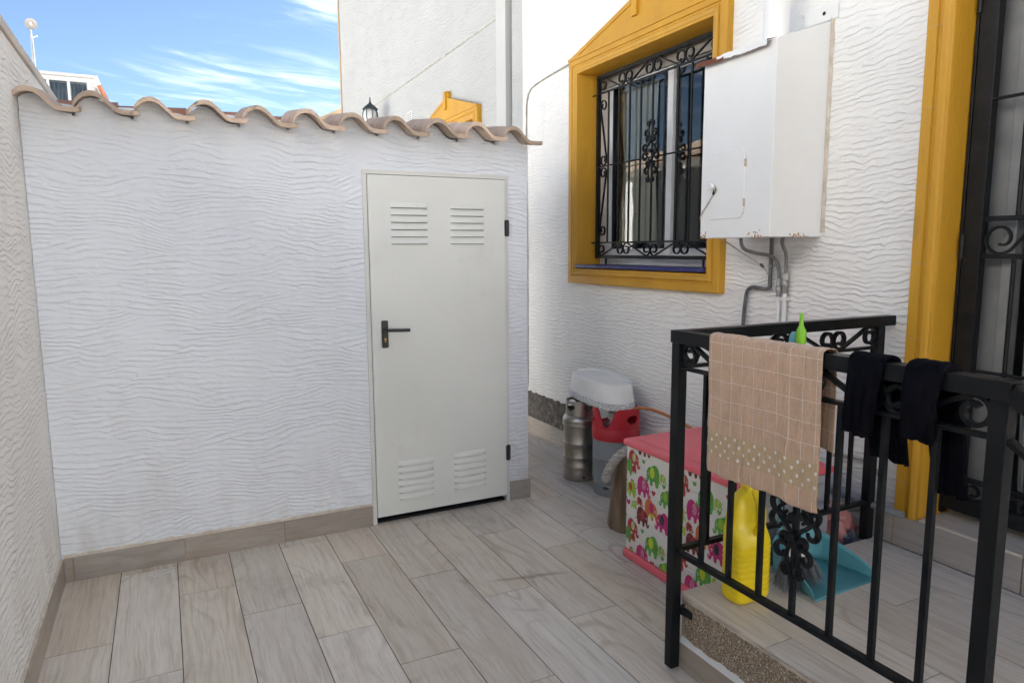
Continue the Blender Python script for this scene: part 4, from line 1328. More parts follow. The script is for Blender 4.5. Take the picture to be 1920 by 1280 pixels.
# ------------------------------------------------------------------ boiler cabinet
cab = empty('boiler_cabinet', (2.66, 2.57, 1.65), 'white metal boiler cabinet with rusty lid edge on the house wall', 'cabinet')
CX0, CY0, CY1, CZ0 = 2.493, 2.345, 2.806, 1.650
def zt(x): return 2.520 + (x - CX0) / (XW - CX0) * 0.115
mb = MB()
vs_ = [(CX0, CY0, CZ0), (XW, CY0, CZ0), (XW, CY1, CZ0), (CX0, CY1, CZ0), (CX0, CY0, zt(CX0)), (XW, CY0, zt(XW)), (XW, CY1, zt(XW)), (CX0, CY1, zt(CX0))]
mb.add(vs_, [(4, 5, 6, 7), (0, 1, 5, 4), (2, 3, 7, 6), (3, 0, 4, 7), (0, 3, 2, 1)])
body = build('body', mb, M['white_metal'], cab, bevel=0.003)
mb = MB()
def lidpt(u, v):
    x = CX0 - 0.028 + u * 0.055; y = CY0 + 0.03 + v * (CY1 + 0.035 - CY0 - 0.03)
    return (x, y, zt(x) + 0.004 + 0.004 * h1(v * 9) * (1 - u))
mb.sheet(lidpt, 4, 40)
lip = [(CX0 - 0.028, y, zt(CX0 - .028) + 0.004 + 0.004 * h1(((y - CY0 - .03) / (CY1 + .005 - CY0)) * 9)) for y in [CY0 + 0.03 + i / 40 * (CY1 + 0.005 - CY0) for i in range(41)]]
for i in range(40):
    a, b = lip[i], lip[i + 1]
    dz_ = 0.024
    mb.add([a, b, (b[0] - .001, b[1], b[2] - dz_), (a[0] - .001, a[1], a[2] - dz_)], [(0, 1, 2, 3)])
rl = build('lid_lip', mb, M['rust'], cab, solid=0.0015)
# white peeled paint on the right two thirds of the lip
mb = MB()
for i in range(0, 27):
    a, b = lip[i], lip[i + 1]
    za, zb = 0.023 + 0.003 * h1(i * .6), 0.023 + 0.003 * h1((i + 1) * .6)
    if i > 22: za = za * .5; zb *= .4
    mb.add([(a[0] - .003, a[1], a[2] + .002), (b[0] - .003, b[1], b[2] + .002), (b[0] - .0035, b[1], b[2] - max(zb, .002)), (a[0] - .0035, a[1], a[2] - max(za, .002)), (a[0] + .03, a[1], a[2] + .0085), (b[0] + .03, b[1], b[2] + .0085)], [(0, 1, 2, 3), (4, 5, 1, 0)])
build('peeling_paint', mb, M['white_metal'], rl)
mb = MB(); mb.prism([(2.31, 2.640), (2.31, 2.700), (2.318, 2.710), (2.50, 2.712), (2.50, 2.640)], lambda a, b, d_: (d_, a, b), XW - 0.008, XW - 0.003)
fl = build('fixing_flange', mb, M['white_metal'], cab, bevel=0.001)
mb = MB(); mb.tube([(XW - 0.0085, 2.385, 2.676), (XW - 0.0095, 2.385, 2.676)], 0.009, 12)
build('screw_hole', mb, M['dark'], fl)
# flap with clipped corners, hinges, knob
f0, f1, z0, z1 = 2.506, 2.733, 1.742, 2.068
poly = [(f0 + .022, z0), (f1 - .004, z0), (f1, z0 + .004), (f1, z1 - .004), (f1 - .004, z1), (f0 + .022, z1), (f0, z1 - .026), (f0, z0 + .026)]
mb = MB(); mb.prism(poly, lambda a, b, d_: (d_, a, b), CX0 - 0.0065, CX0 - 0.0005)
flap = build('flap', mb, M['white_metal'], cab, bevel=0.002)
for z in (2.000, 1.815):
    mb = MB(); mb.tube([(CX0 - .008, f0 - .003, z - .018), (CX0 - .008, f0 - .003, z + .018)], .0045, 8)
    build('hinge', mb, M['sealant'], flap)
mb = MB(); mb.lathe([(.006, -.007), (.008, -.014), (.016, -.022), (.017, -.03), (.012, -.036), (0.0, -.038)], (CX0, 2.703, 1.902), 16, axis='x')
build('knob', mb, M['white_plastic'], flap, smooth=60)
mb = MB()
mb.tube(smoothpts([(CX0 - .026, 2.690, 1.903), (CX0 - .020, 2.688, 1.885), (CX0 - .012, 2.700, 1.872), (CX0 - .008, 2.735, 1.835), (CX0 - .006, 2.79, 1.775), (CX0 + .01, 2.812, 1.74), (CX0 + .10, 2.815, 1.68), (CX0 + .16, 2.80, 1.64), (CX0 + .22, 2.74, 1.58), (XW - .05, 2.66, 1.508), (XW - .04, 2.625, 1.46)], 6), 0.0032, 6)
cord = build('elastic_cord', mb, M['cable_dirty'], cab, smooth=180)
mb = MB(); mb.tube([(CX0 - .017, 2.688, 1.89), (CX0 - .012, 2.706, 1.866)], 0.006, 8); mb.tube([(XW - .053, 2.668, 1.517), (XW - .047, 2.652, 1.500)], 0.007, 8)
build('hook', mb, M['black_plastic'], cord)
mb = MB()
for (ya, yb) in ((2.38, 2.49), (2.76, 2.80)):
    for i in range(22):
        y = random.uniform(ya, yb); z = CZ0 + abs(random.gauss(0, .012)); r_ = random.uniform(.002, .006)
        mb.prism([(y + r_ * math.cos(a) * random.uniform(.6, 1.2), z + r_ * math.sin(a) * random.uniform(.6, 1.2)) for a in (0, 1, 2, 3, 4.2, 5.2)], lambda a, b, d_: (d_, a, b), CX0 - .0012, CX0 - .0002)
for i in range(26):
    x = random.uniform(2.62, 2.75); z = CZ0 + abs(random.gauss(0, .009)); r_ = random.uniform(.002, .006)
    mb.prism([(x + r_ * math.cos(a) * random.uniform(.6, 1.2), z + r_ * math.sin(a) * random.uniform(.6, 1.2)) for a in (0, 1, 2, 3, 4.2, 5.2)], lambda a, b, d_: (a, d_, b), CY0 - .0012, CY0 - .0002)
build('rust_spot', mb, M['rust_flake'], body)
mb = MB(); mb.lathe([(.060, 2.555), (.060, 3.6)], (2.672, 2.525, 0), 28)
build('flue_pipe', mb, M['white_metal'], cab, smooth=60)
mb = MB(); N = 24                         # sealant smeared down the joint with the wall
for i in range(N + 1):
    z = CZ0 + 0.02 + i / N * 0.98
    wd = 0.014 + 0.007 * h1(i * 1.1)
    mb.v += [Vector((XW - .010, CY0 - .0008, z)), Vector((XW - .006, CY0 - wd * .5, z)), Vector((XW - .0008, CY0 - wd - .003, z))]
for i in range(N):
    for k in range(2):
        mb.f.append((i * 3 + k, i * 3 + k + 1, i * 3 + k + 4, i * 3 + k + 3)); mb.m.append(0)
build('sealant', mb, M['mortar'], cab, smooth=180)

# pipes below the cabinet
gp = empty('gas_pipe', (2.80, 2.70, 0.6), 'grey bent gas pipe running down the wall from the boiler cabinet', 'pipe')
xp = XW - 0.028
mb = MB(); mb.tube(smoothpts([(xp, 2.622, 1.66), (xp, 2.622, 1.52), (xp, 2.622, 1.44), (xp, 2.625, 1.40), (xp, 2.650, 1.388), (xp, 2.70, 1.391), (xp, 2.745, 1.392), (xp, 2.775, 1.372), (xp, 2.787, 1.32), (xp, 2.797, 1.20), (xp, 2.803, 0.9), (xp, 2.805, 0.45)], 6), 0.0105, 10)
build('pipe', mb, M['pipe_dark'], gp, smooth=180)
mb = MB(); mb.box(xp - .012, XW + .001, 2.612, 2.634, 1.505, 1.512); mb.box(xp - .014, XW + .001, 2.780, 2.818, 1.05, 1.065)
build('clip', mb, M['fitting'], gp)
for (lab, pts, yb, zf, mname) in (('left water pipe with flexible hose and white lower half below the cabinet', [(2.66, 2.69, 1.655), (2.68, 2.69, 1.60), (2.74, 2.672, 1.575), (xp - .01, 2.62, 1.56), (xp - .008, 2.577, 1.53), (xp - .004, 2.566, 1.49), (xp, 2.564, 1.44)], 2.562, 1.44, 'hose_grey'), ('right water pipe with flexible hose and white lower half below the cabinet', [(2.72, 2.47, 1.655), (2.74, 2.492, 1.62), (2.79, 2.512, 1.57), (xp, 2.522, 1.52), (xp, 2.524, 1.47)], 2.524, 1.47, 'hose_grey')):
    wp = empty('water_pipe', (xp, yb, 0.6), lab, 'pipe', 'water pipes under the boiler cabinet')
    mb = MB(); mb.tube(smoothpts(pts, 6), 0.0095, 10)
    build('flexible_hose', mb, M[mname], wp, smooth=180)
    mb = MB(); mb.lathe([(.010, zf + .005), (.015, zf), (.016, zf - .03), (.012, zf - .033), (.0175, zf - .04), (.0175, zf - .062), (.013, zf - .067), (.012, zf - .10)], (xp, yb, 0), 8)
    build('nut', mb, M['fitting'], wp, smooth=40)
    mb = MB(); mb.tube([(xp, yb, zf - .09), (xp, yb, 0.45)], 0.0105, 10)
    build('pipe', mb, M['white_plastic'], wp, smooth=60)
    mb = MB(); mb.box(xp - .014, XW + .001, yb - .018, yb + .018, 1.335, 1.352)
    build('clip', mb, M['white_plastic'], wp, bevel=.002)

# ------------------------------------------------------------------ porch
porch = empty('porch', (2.25, 1.4, 0), 'low tiled porch platform with chipped edge and bare pebbly side under the railing', 'porch', kind='structure')
PX, PYE, PT = 1.698, 1.945, 0.310
mb = MB(); mb.box(PX, XW - .004, 0.45, PYE - 0.008, -0.05, 0.2985)
build('core', mb, M['aggregate'], porch)
mb = MB()                                  # rough mortar bed under the tile edge
N = 70
for i in range(N + 1):
    y = PYE - .002 - i * (1.45 / N)
    mb.v += [Vector((PX + .004, y, 0.2965)), Vector((PX - .012 + .004 * h1(i * 1.3), y, 0.2955)), Vector((PX - .011 + .004 * h1(i * 2.1), y, 0.284 + .004 * h1(i * .9))), Vector((PX + .002, y, 0.272 + .006 * h1(i * 1.7)))]
for i in range(N):
    for k in range(3):
        mb.f.append((i * 4 + k, i * 4 + k + 1, i * 4 + k + 5, i * 4 + k + 4)); mb.m.append(0)
build('mortar_bed', mb, M['mortar'], porch, smooth=40)
pj = {0: (1.684, 1.801, 1.524), 1: (1.801, 2.051, 1.18), 2: (2.051, 2.301, 0.90), 3: (2.301, 2.551, 1.502), 4: (2.551, 2.786, 1.19)}
for k, (a, b, yj) in pj.items():
    y = yj - 1.0
    while y < PYE:
        ya, yb = max(y, 0.45), min(y + 1.0, PYE)
        if yb - ya > .03:
            plank('floor_tile', a, b, ya, yb, PT, porch, M['tile_floor'], th=0.0115)
        y += 1.0
mb = MB(); mb.box(1.8, 2.78, .45, 1.93, .2986, .3065)
build('tile_grout', mb, M['grout'], porch)
for k in range(3):
    y1_ = PYE - k * .5
    mb = MB(); mb.box(PX - 0.014, PX - 0.0005, y1_ - .498, y1_, -.002, 0.104)
    build('skirting_tile', mb, M['tile_skirt_y'], porch, bevel=0.0015)
mb = MB(); mb.box(PX, XW - .02, PYE - .0075, PYE + .005, -.002, 0.29)
build('riser_tile', mb, M['tile_skirt'], porch)
mb = MB(); N = 40
for i in range(N + 1):
    y = PYE - i * (1.4 / N)
    mb.v += [Vector((PX - .012, y, 0.1045)), Vector((PX - .010 + .004 * h1(i * 1.2), y, 0.116 + .004 * h1(i * 1.9))), Vector((PX + .001, y, 0.124 + .007 * h1(i * 1.4)))]
for i in range(N):
    for k in range(2):
        mb.f.append((i * 3 + k, i * 3 + k + 1, i * 3 + k + 4, i * 3 + k + 3)); mb.m.append(0)
build('mortar_bead', mb, M['plain_render'], porch, smooth=60)

# ------------------------------------------------------------------ railing
rail = empty('iron_railing', (1.66, 1.4, 0), 'black wrought iron railing with scroll frieze round the tiled porch', 'railing')
RX, RY = 1.660, 1.958
I = M['iron']
for (x, y, z0_, z1_) in ((RX, RY, 0.008, 1.262), (RX, 0.866, 0.30, 1.262), (2.752, RY, 0.30, 1.262)):
    mb = MB(); mb.box(x - .020, x + .020, y - .020, y + .020, z0_, z1_)
    build('post', mb, I, rail, bevel=0.002)
mb = MB(); mb.box(RX - .024, RX + .024, 0.842, RY + .024, 1.2625, 1.307)
build('top_rail', mb, I, rail, bevel=0.002)
mb = MB(); mb.box(RX + .0242, XW + .001, RY - .022, RY + .0239, 1.2635, 1.3065)
build('top_rail', mb, I, rail, bevel=0.002)
for (z, hh, ww) in ((1.172, 0.012, .024), (0.476, 0.018, .026)):
    for seg in ((RX - ww / 2, RX + ww / 2, .8865, RY - .0205), (RX + .0205, 2.7315, RY - ww / 2, RY + ww / 2)):
        mb = MB(); mb.box(*seg, z - hh / 2, z + hh / 2)
        build('lower_rail' if z < 1 else 'middle_rail', mb, I, rail, bevel=0.0015)
for yy in (1.814, 1.680, 1.545, 1.411, 1.277, 1.143, 1.009):
    mb = MB(); mb.box(RX - .008, RX + .008, yy - .008, yy + .008, .4855, 1.1655)
    build('baluster', mb, I, rail, bevel=0.001)
for i in range(7):
    xx = RX + .0205 + .134 * (i + 1)
    mb = MB(); mb.box(xx - .008, xx + .008, RY - .008, RY + .008, .4855, 1.1655)
    build('baluster', mb, I, rail, bevel=0.001)
scroll_row(rail, I, 0.0, 1.05, 1.1785, 1.262, 4, lambda a, b: (RX, RY - .022 - a, b), (1, 0, 0), 0.012, 0.016)
scroll_row(rail, I, 0.0, 1.05, 1.1785, 1.262, 4, lambda a, b: (RX + .022 + a, RY, b), (0, 1, 0), 0.012, 0.016)
rosette(rail, I, lambda a, b: (RX - .006, 1.411 - a, 0.80 + b), (1, 0, 0), 0, 0, 0.185, 0.38, 0.0080)
rosette(rail, I, lambda a, b: (2.22 + a, RY - .006, 0.80 + b), (0, 1, 0), 0, 0, 0.185, 0.38, 0.0080)
mb = MB(); mb.bar((RX + .018, RY - .008, .238), (PX + .006, RY - .066, .226), 0.012, 0.030); mb.tube([(RX + .02, RY - .02, .25), (RX + .034, RY - .025, .258)], .007, 8)
build('bracket', mb, M['iron_worn'], rail, bevel=0.003)
# stair flight of the railing, dropping towards the viewer
s0, s1 = Vector((RX, .846, 1.285)), Vector((RX, .02, .72))
dv = (s1 - s0)
mb = MB(); mb.bar(s0 + Vector((0, -.001, -.001)), s1, .046, .043, up=(0, 0, 1)); build('top_rail', mb, I, rail, bevel=0.002)
for (dz_, hh, nm) in ((-.115, .012, 'middle_rail'), (-.80, .018, 'lower_rail')):
    mb = MB(); mb.bar(s0 + Vector((0, 0, dz_)), s1 + Vector((0, 0, dz_ if dz_ > -.5 else -.62)), .024, hh); build(nm, mb, I, rail)
for i in range(5):
    t_ = (i + .8) / 5.6
    p = s0 + dv * t_
    mb = MB(); mb.box(RX - .008, RX + .008, p.y - .008, p.y + .008, p.z - .77 + .16 * t_, p.z - .121)
    build('baluster', mb, I, rail)
mb = MB(); mb.box(RX - .02, RX + .02, .0, .04, 0.0, .70); build('post', mb, I, rail)

# ------------------------------------------------------------------ things on the railing
def drape(name, ya, yb, zf, zb, mat, label, cat, nu=40, nv=70, amp=0.006, seed=0.0, skewf=0.0, skewb=0.0, narrowf=1.0, narrowb=1.0, xoff=0.004, fr=9.0, thick=0.003, uv=False, hemwave=0.004, puff=0.0):
    """cloth hung over the long top rail; zf/zb = how low it hangs in front (towards the patio) and behind"""
    x0, x1, zt_ = RX - .024 - xoff, RX + .024 + xoff, 1.307 + xoff
    segs = [("f", zt_ - zf), ("t", x1 - x0), ("b", zt_ - zb)]
    tot = sum(s_[1] for s_ in segs)
    mb = MB(); mb.uv = []
    yc = (ya + yb) / 2
    for j in range(nv + 1):
        s_ = tot * j / nv
        for i in range(nu + 1):
            u = i / nu
            y = ya + (yb - ya) * u
            if s_ < segs[0][1]:
                k = 1 - s_ / segs[0][1]             # 1 at the hem, 0 at the rail
                z = zf + s_
                wob = amp * (0.15 + k) * (h1(u * fr + seed) + .5 * h1(u * fr * 2.4 + seed * 2 + z * 3)) + 0.004 * k * h1(z * 14 + u * 5 + seed)
                p = Vector((x0 - abs(wob) * 0.6 - wob * .5 - puff * math.sin(PI * u) * math.sin(PI * min(1, k * 1.05)) - 0.002, yc + (y - yc) * (1 + (narrowf - 1) * k) + skewf * k + .004 * k * h1(z * 11 + seed), z + hemwave * k * h1(u * 5 + seed)))
            elif s_ < segs[0][1] + segs[1][1]:
                a = (s_ - segs[0][1]) / segs[1][1]
                p = Vector((x0 + (x1 - x0) * a, y, zt_ + 0.007 * math.sin(PI * a) ** .6 + 0.002 * h1(u * 14 + seed)))
            else:
                k = (s_ - segs[0][1] - segs[1][1]) / segs[2][1]
                z = zt_ - k * segs[2][1]
                wob = amp * (0.15 + k) * (h1(u * 8 + seed + 2))
                p = Vector((x1 + abs(wob) * .7 + puff * math.sin(PI * u) * math.sin(PI * k) + .002, yc + (y - yc) * (1 + (narrowb - 1) * k) + skewb * k, z + hemwave * k * h1(u * 4 + seed)))
            mb.v.append(p); mb.uv.append((u * abs(yb - ya), s_))
    for j in range(nv):
        for i in range(nu):
            a = j * (nu + 1) + i
            mb.f.append((a, a + 1, a + nu + 2, a + nu + 1)); mb.m.append(0)
    o = build(name, mb, mat, None, smooth=180, solid=thick)
    tag(o, label, cat)
    return o


drape('tea_towel', 1.772, 1.322, 0.846, 1.02, M['towel'], 'brown checked tea towel with white dotted band hanging over the railing', 'towel', 70, 110, 0.007, 1.7, skewf=-0.008, hemwave=0.008, thick=0.0022)
drape('black_legging', 1.236, 1.138, 1.108, 1.040, M['black_cloth'], 'wider black garment hanging over the railing beside the tea towel', 'clothing', 26, 60, 0.014, 3.1, fr=2.6, skewf=0.016, skewb=-0.036, narrowf=0.86, narrowb=1.05, thick=0.012, hemwave=.008, puff=0.012)
drape('black_sock', 1.076, 0.985, 1.130, 0.995, M['black_cloth'], 'narrow rounded black garment hanging over the railing nearest the end post', 'clothing', 24, 60, 0.010, 5.3, fr=2.2, skewf=0.010, skewb=-0.040, narrowf=0.78, narrowb=0.85, thick=0.018, hemwave=.004, puff=0.024)

# ------------------------------------------------------------------ storage box with elephants
bx = empty('storage_box', (2.355, 2.45, 0), 'storage box with pink lid and coloured elephant print on its long side', 'storage box')
BX0, BX1, BY0, BY1, BZ = 2.085, 2.62, 2.055, 2.845, 0.598
NP = 6; z_lo = 0.045; ph = (BZ - z_lo) / NP
mb = MB(); prof = []
for i in range(NP):
    a = z_lo + i * ph
    prof += [(0.004, a), (0.0, a + 0.006), (0.0, a + ph - .006)]
prof += [(0.004, BZ)]
ring = []
for (o_, z) in prof:
    for (x, y) in ((BX0 + o_, BY0 + o_), (BX1 - o_, BY0 + o_), (BX1 - o_, BY1 - o_), (BX0 + o_, BY1 - o_)):
        mb.v.append(Vector((x, y, z)))
for i in range(len(prof) - 1):
    for k in range(4):
        k2 = (k + 1) % 4
        mb.f.append((i * 4 + k, i * 4 + k2, i * 4 + 4 + k2, i * 4 + 4 + k)); mb.m.append(1 if k in (0,) else 0)  # end towards the viewer coloured darker, painting in its shade
panel = build('panel', mb, [M['box_white'], M['box_shaded']], bx)
mb = MB(); mb.box(BX0 - .014, BX1 + .012, BY0 - .012, BY1 + .014, 0.0, 0.0445)
build('base', mb, M['pink'], bx, bevel=0.012, segs=4, smooth=50)
mb = MB()
def lidz(u, v): return 0.634 + 0.004 * math.sin(PI * u) * math.sin(PI * v)
lx0, lx1, ly0, ly1 = BX0 - .018, BX1 + .018, BY0 - .016, BY1 + .018
mb.sheet(lambda u, v: (lx0 + (lx1 - lx0) * u, ly0 + (ly1 - ly0) * v, lidz(u, v)), 6, 8)
nb = len(mb.v)
mb2 = MB(); mb2.box(lx0, lx1, ly0, ly1, 0.5985, 0.634)
build('lid', mb2, M['pink'], bx, bevel=0.014, segs=4, smooth=50)
mb = MB(); mb.box(lx0 + .05, lx1 - .05, ly0 + .05, ly1 - .05, 0.6338, 0.637)
build('lid_panel', mb, M['pink'], bx, bevel=0.003)
mb = MB()
for (za, zb) in ((0.545, 0.56), (0.30, 0.315)):
    mb.box(BX0 + .03, BX1 - .03, BY0 - .006, BY0 - .0005, za, zb)
build('end_rib', mb, M['box_shaded'], bx, bevel=0.002)

ELE = [(0.10, 0.0), (0.28, 0.0), (0.30, 0.16), (0.36, 0.23), (0.44, 0.23), (0.48, 0.15), (0.48, 0.0), (0.64, 0.0), (0.655, 0.2), (0.70, 0.27), (0.755, 0.2), (0.78, 0.09), (0.84, 0.03), (0.93, 0.03), (0.99, 0.11), (1.0, 0.24), (0.945, 0.26), (0.92, 0.16), (0.885, 0.15), (0.875, 0.26), (0.885, 0.42), (0.87, 0.58), (0.80, 0.72), (0.68, 0.80), (0.56, 0.80), (0.50, 0.88), (0.36, 0.95), (0.2, 0.90), (0.08, 0.76), (0.03, 0.56), (0.035, 0.3), (0.08, 0.16)]
def chaikin(p, n=2):
    for _ in range(n):
        q = []
        for i in range(len(p)):
            a, b = p[i], p[(i + 1) % len(p)]
            q += [(a[0] * .75 + b[0] * .25, a[1] * .75 + b[1] * .25), (a[0] * .25 + b[0] * .75, a[1] * .25 + b[1] * .75)]
        p = q
    return p
ELE = chaikin(ELE, 2)
def ell(cx, cy, rx, ry, n=16, rot_=0.0):
    return [(cx + rx * math.cos(a) * math.cos(rot_) - ry * math.sin(a) * math.sin(rot_), cy + rx * math.cos(a) * math.sin(rot_) + ry * math.sin(a) * math.cos(rot_)) for a in [2 * PI * k / n for k in range(n)]]
HEART = chaikin([(0.5, 0), (0.95, 0.5), (0.98, 0.8), (0.75, 0.98), (0.52, 0.78), (0.48, 0.78), (0.25, 0.98), (0.02, 0.8), (0.05, 0.5)], 2)
PR = [print_mat('print_red', (0.46, 0.035, 0.04), (0.38, 0.03, 0.035), 120, .2), print_mat('print_magenta', (0.52, 0.015, 0.16), (0.62, 0.10, 0.25), 130, .28), print_mat('print_green', (0.06, 0.30, 0.045), (0.16, 0.42, 0.06), 75, .42), print_mat('print_lime', (0.33, 0.50, 0.03), (0.55, 0.68, 0.15), 130, .22), print_mat('print_orange', (0.60, 0.14, 0.03), (0.70, 0.26, 0.06), 130, .2), print_mat('print_dark', (0.14, 0.012, 0.02), (0.55, 0.10, 0.08), 90, .36), print_mat('print_white_cell', (0.52, 0.03, 0.20), (0.80, 0.70, 0.70), 110, .30), print_mat('print_pale_green', (0.36, 0.56, 0.16), (0.70, 0.76, 0.50), 110, .30), print_mat('print_yellow_green', (0.55, 0.62, 0.02), (0.58, 0.65, 0.03), 90, .2), print_mat('print_black', (0.02, 0.02, 0.03), (0.03, 0.03, 0.04), 90, .2), print_mat('print_white', (0.8, 0.8, 0.78), (0.8, 0.8, 0.78), 90, .2)]
RED, MAG, GRN, LIM, ORG, DRK, CEL, PGR, YGR, BLK, WHT = range(11)
prt = MB()
XP = BX0 - 0.0008
def clip_y(poly, lo, hi):
    """cut a polygon (y, z) to lo <= y <= hi and the panel's height"""
    def cut(p, inside, inter):
        out = []
        for i in range(len(p)):
            a, b = p[i], p[(i + 1) % len(p)]
            if inside(a):
                out.append(a)
                if not inside(b): out.append(inter(a, b))
            elif inside(b): out.append(inter(a, b))
        return out
    for k, s_, lim in ((0, 1, lo), (0, -1, hi), (1, 1, z_lo + .003), (1, -1, BZ - .003)):
        if len(poly) < 3: return []
        poly = cut(poly, lambda a: (a[k] - lim) * s_ >= 0, lambda a, b: tuple(a[q] + (b[q] - a[q]) * ((lim - a[k]) / (b[k] - a[k])) for q in (0, 1)))
    return poly
def decal(poly, layer, mi):
    poly = clip_y(poly, BY0 + .004, BY1 - .004)
    if len(poly) < 3: return
    NE[0] += 1
    x = XP - 0.0000035 * NE[0] - 0.0005 * (layer > 0) - 0.0004 * (layer > 1)
    tri = tessellate_polygon([[Vector((a, b, 0)) for a, b in poly]])
    prt.add([(x, a, b) for a, b in poly], [tuple(t_) for t_ in tri], mi)
NE = [0]
def elephant(y, z, sz, right, body_c, ear_c):
    """y = its left end seen from the patio (high y), z = feet; right = trunk to the right"""
    def T(p): return [(y - (a if right else 1 - a) * sz, z + b * sz) for a, b in p]
    decal(T(ELE), 0, body_c)
    decal(T(ell(.50, .57, .145, .235)), 1, ear_c)
    decal(T(ell(.775, .47, .045, .055, 10)), 1, WHT); decal(T(ell(.78, .465, .026, .034, 8)), 2, BLK)
    tail = [(0.05, .36), (-.03, .27), (-.10, .26), (-.10, .235), (-.02, .235), (.06, .31)]
    decal(T(tail), 0, body_c)
def heart(y, z, sz, c_): decal([(y - a * sz, z + b * sz) for a, b in HEART], 0, c_)
RPX, RPZ = 0.372, 0.362
for ix in range(-1, 3):
    for iz in range(-1, 2):
        y = BY1 - ix * RPX; z = BZ - iz * RPZ
        elephant(y - .012, z - .105, .098, True, RED, PGR); heart(y - .125, z - .065, .028, GRN); elephant(y - .150, z - .155, .118, False, GRN, YGR)
        elephant(y + .040, z - .150, .090, False, GRN, GRN); elephant(y - .035, z - .132, .046, False, RED, DRK); elephant(y - .088, z - .232, .112, True, MAG, CEL); heart(y - .035, z - .190, .026, MAG); heart(y - .205, z - .205, .032, RED)
        elephant(y + .012, z - .262, .094, False, LIM, RED); elephant(y - .090, z - .287, .050, True, RED, DRK); elephant(y - .152, z - .330, .112, True, ORG, MAG); elephant(y - .262, z - .235, .100, False, GRN, LIM)
        elephant(y - .040, z - .318, .050, False, LIM, PGR); heart(y - .001, z - .315, .036, MAG); elephant(y - .088, z - .385, .104, True, DRK, RED); heart(y - .195, z - .325, .030, YGR); elephant(y - .235, z - .365, .112, False, MAG, BLK)
        elephant(y - .268, z - .118, .050, True, LIM, PGR)
        heart(y - .285, z - .145, .028, GRN); heart(y - .335, z - .06, .026, RED)
pr = build('elephant_print', prt, PR, bx, recalc=False)
pr['kind'] = 'stuff'

# ------------------------------------------------------------------ keg, gas cylinder, basin, hose
def shell(mb, c, r, zlo, topf, holes, n=120, th=0.006, mi=0):
    """round collar wall with a wavy top and lens-shaped hand holes: holes = (angle, half width, z mid, half height)"""
    c = Vector(c)
    def ringpt(a, z, rr): return c + Vector((rr * math.cos(a), rr * math.sin(a), z))
    def hole(a):
        for (ha, hw, zm, hh) in holes:
            dlt = (a - ha + PI) % (2 * PI) - PI
            if abs(dlt) < hw:
                e = (1 - (abs(dlt) / hw) ** 3.5)
                return zm - hh * e, zm + hh * e
        return None
    cols = []
    for k in range(n):
        a = 2 * PI * k / n
        h_ = hole(a); t_ = topf(a)
        if h_ is None:
            zm = holes[0][2] if holes else (zlo + t_) / 2
            zm = min(zm, t_ - .002); zs_ = (zlo, zm, zm, t_)
        else: zs_ = (zlo, h_[0], h_[1], t_)
        cols.append((a, zs_))
    base = len(mb.v)
    for (a, zs_) in cols:
        for z in zs_:
            mb.v.append(ringpt(a, z, r)); mb.v.append(ringpt(a, z, r - th))
    for k in range(n):
        k2 = (k + 1) % n
        A = base + k * 8; B = base + k2 * 8
        for (lo, hi) in ((0, 1), (2, 3)):
            mb.f += [(A + lo * 2, B + lo * 2, B + hi * 2, A + hi * 2), (A + lo * 2 + 1, A + hi * 2 + 1, B + hi * 2 + 1, B + lo * 2 + 1)]
            mb.m += [mi, mi]
        mb.f += [(A + 6, B + 6, B + 7, A + 7)]; mb.m.append(mi)
        if cols[k][1][1] != cols[k][1][2] or cols[k2][1][1] != cols[k2][1][2]:
            mb.f += [(A + 2, B + 2, B + 3, A + 3), (A + 4, A + 5, B + 5, B + 4)]; mb.m += [mi, mi]


kc = (2.555, 4.045, 0)
keg = empty('beer_keg', kc, 'slim stainless steel beer keg standing behind the gas cylinder', 'keg')
mb = MB(); mb.lathe([(.100, 0), (.112, .001), (.1165, .006), (.117, .055), (.115, .075), (.117, .083), (.121, .090), (.1225, .10), (.121, .11), (.117, .118), (.116, .15), (.117, .162), (.120, .168), (.117, .174), (.116, .26), (.1185, .264), (.116, .268), (.116, .37), (.118, .378), (.1225, .388), (.1225, .398), (.119, .408), (.122, .416), (.119, .432), (.107, .452), (.090, .465), (.05, .476), (.0, .478)], kc, 48)
build('body', mb, M['keg'], keg, smooth=50)
mb = MB(); shell(mb, kc, .101, .452, lambda a: .560 - .018 * (math.cos(2 * (a + 1.1)) > .2) * 0, [(math.radians(-82), .42, .520, .022), (math.radians(-165), .36, .520, .022), (math.radians(15), .42, .520, .022), (math.radians(100), .42, .52, .022)], 96, .005)
build('collar', mb, M['keg'], keg, smooth=50)
mb = MB(); mb.lathe([(.022, .478), (.022, .50), (.03, .502), (.03, .515), (0, .517)], kc, 16)
build('valve', mb, M['fitting'], keg, smooth=40)
mb = MB(); a = math.radians(-108); cc = Vector((kc[0] + .1172 * math.cos(a), kc[1] + .1172 * math.sin(a), .030)); dd = Vector((math.cos(a), math.sin(a), 0))
mb.tube([cc - dd * .004, cc + dd * .0008], .0075, 12)
build('drain_hole', mb, M['dark'], keg)

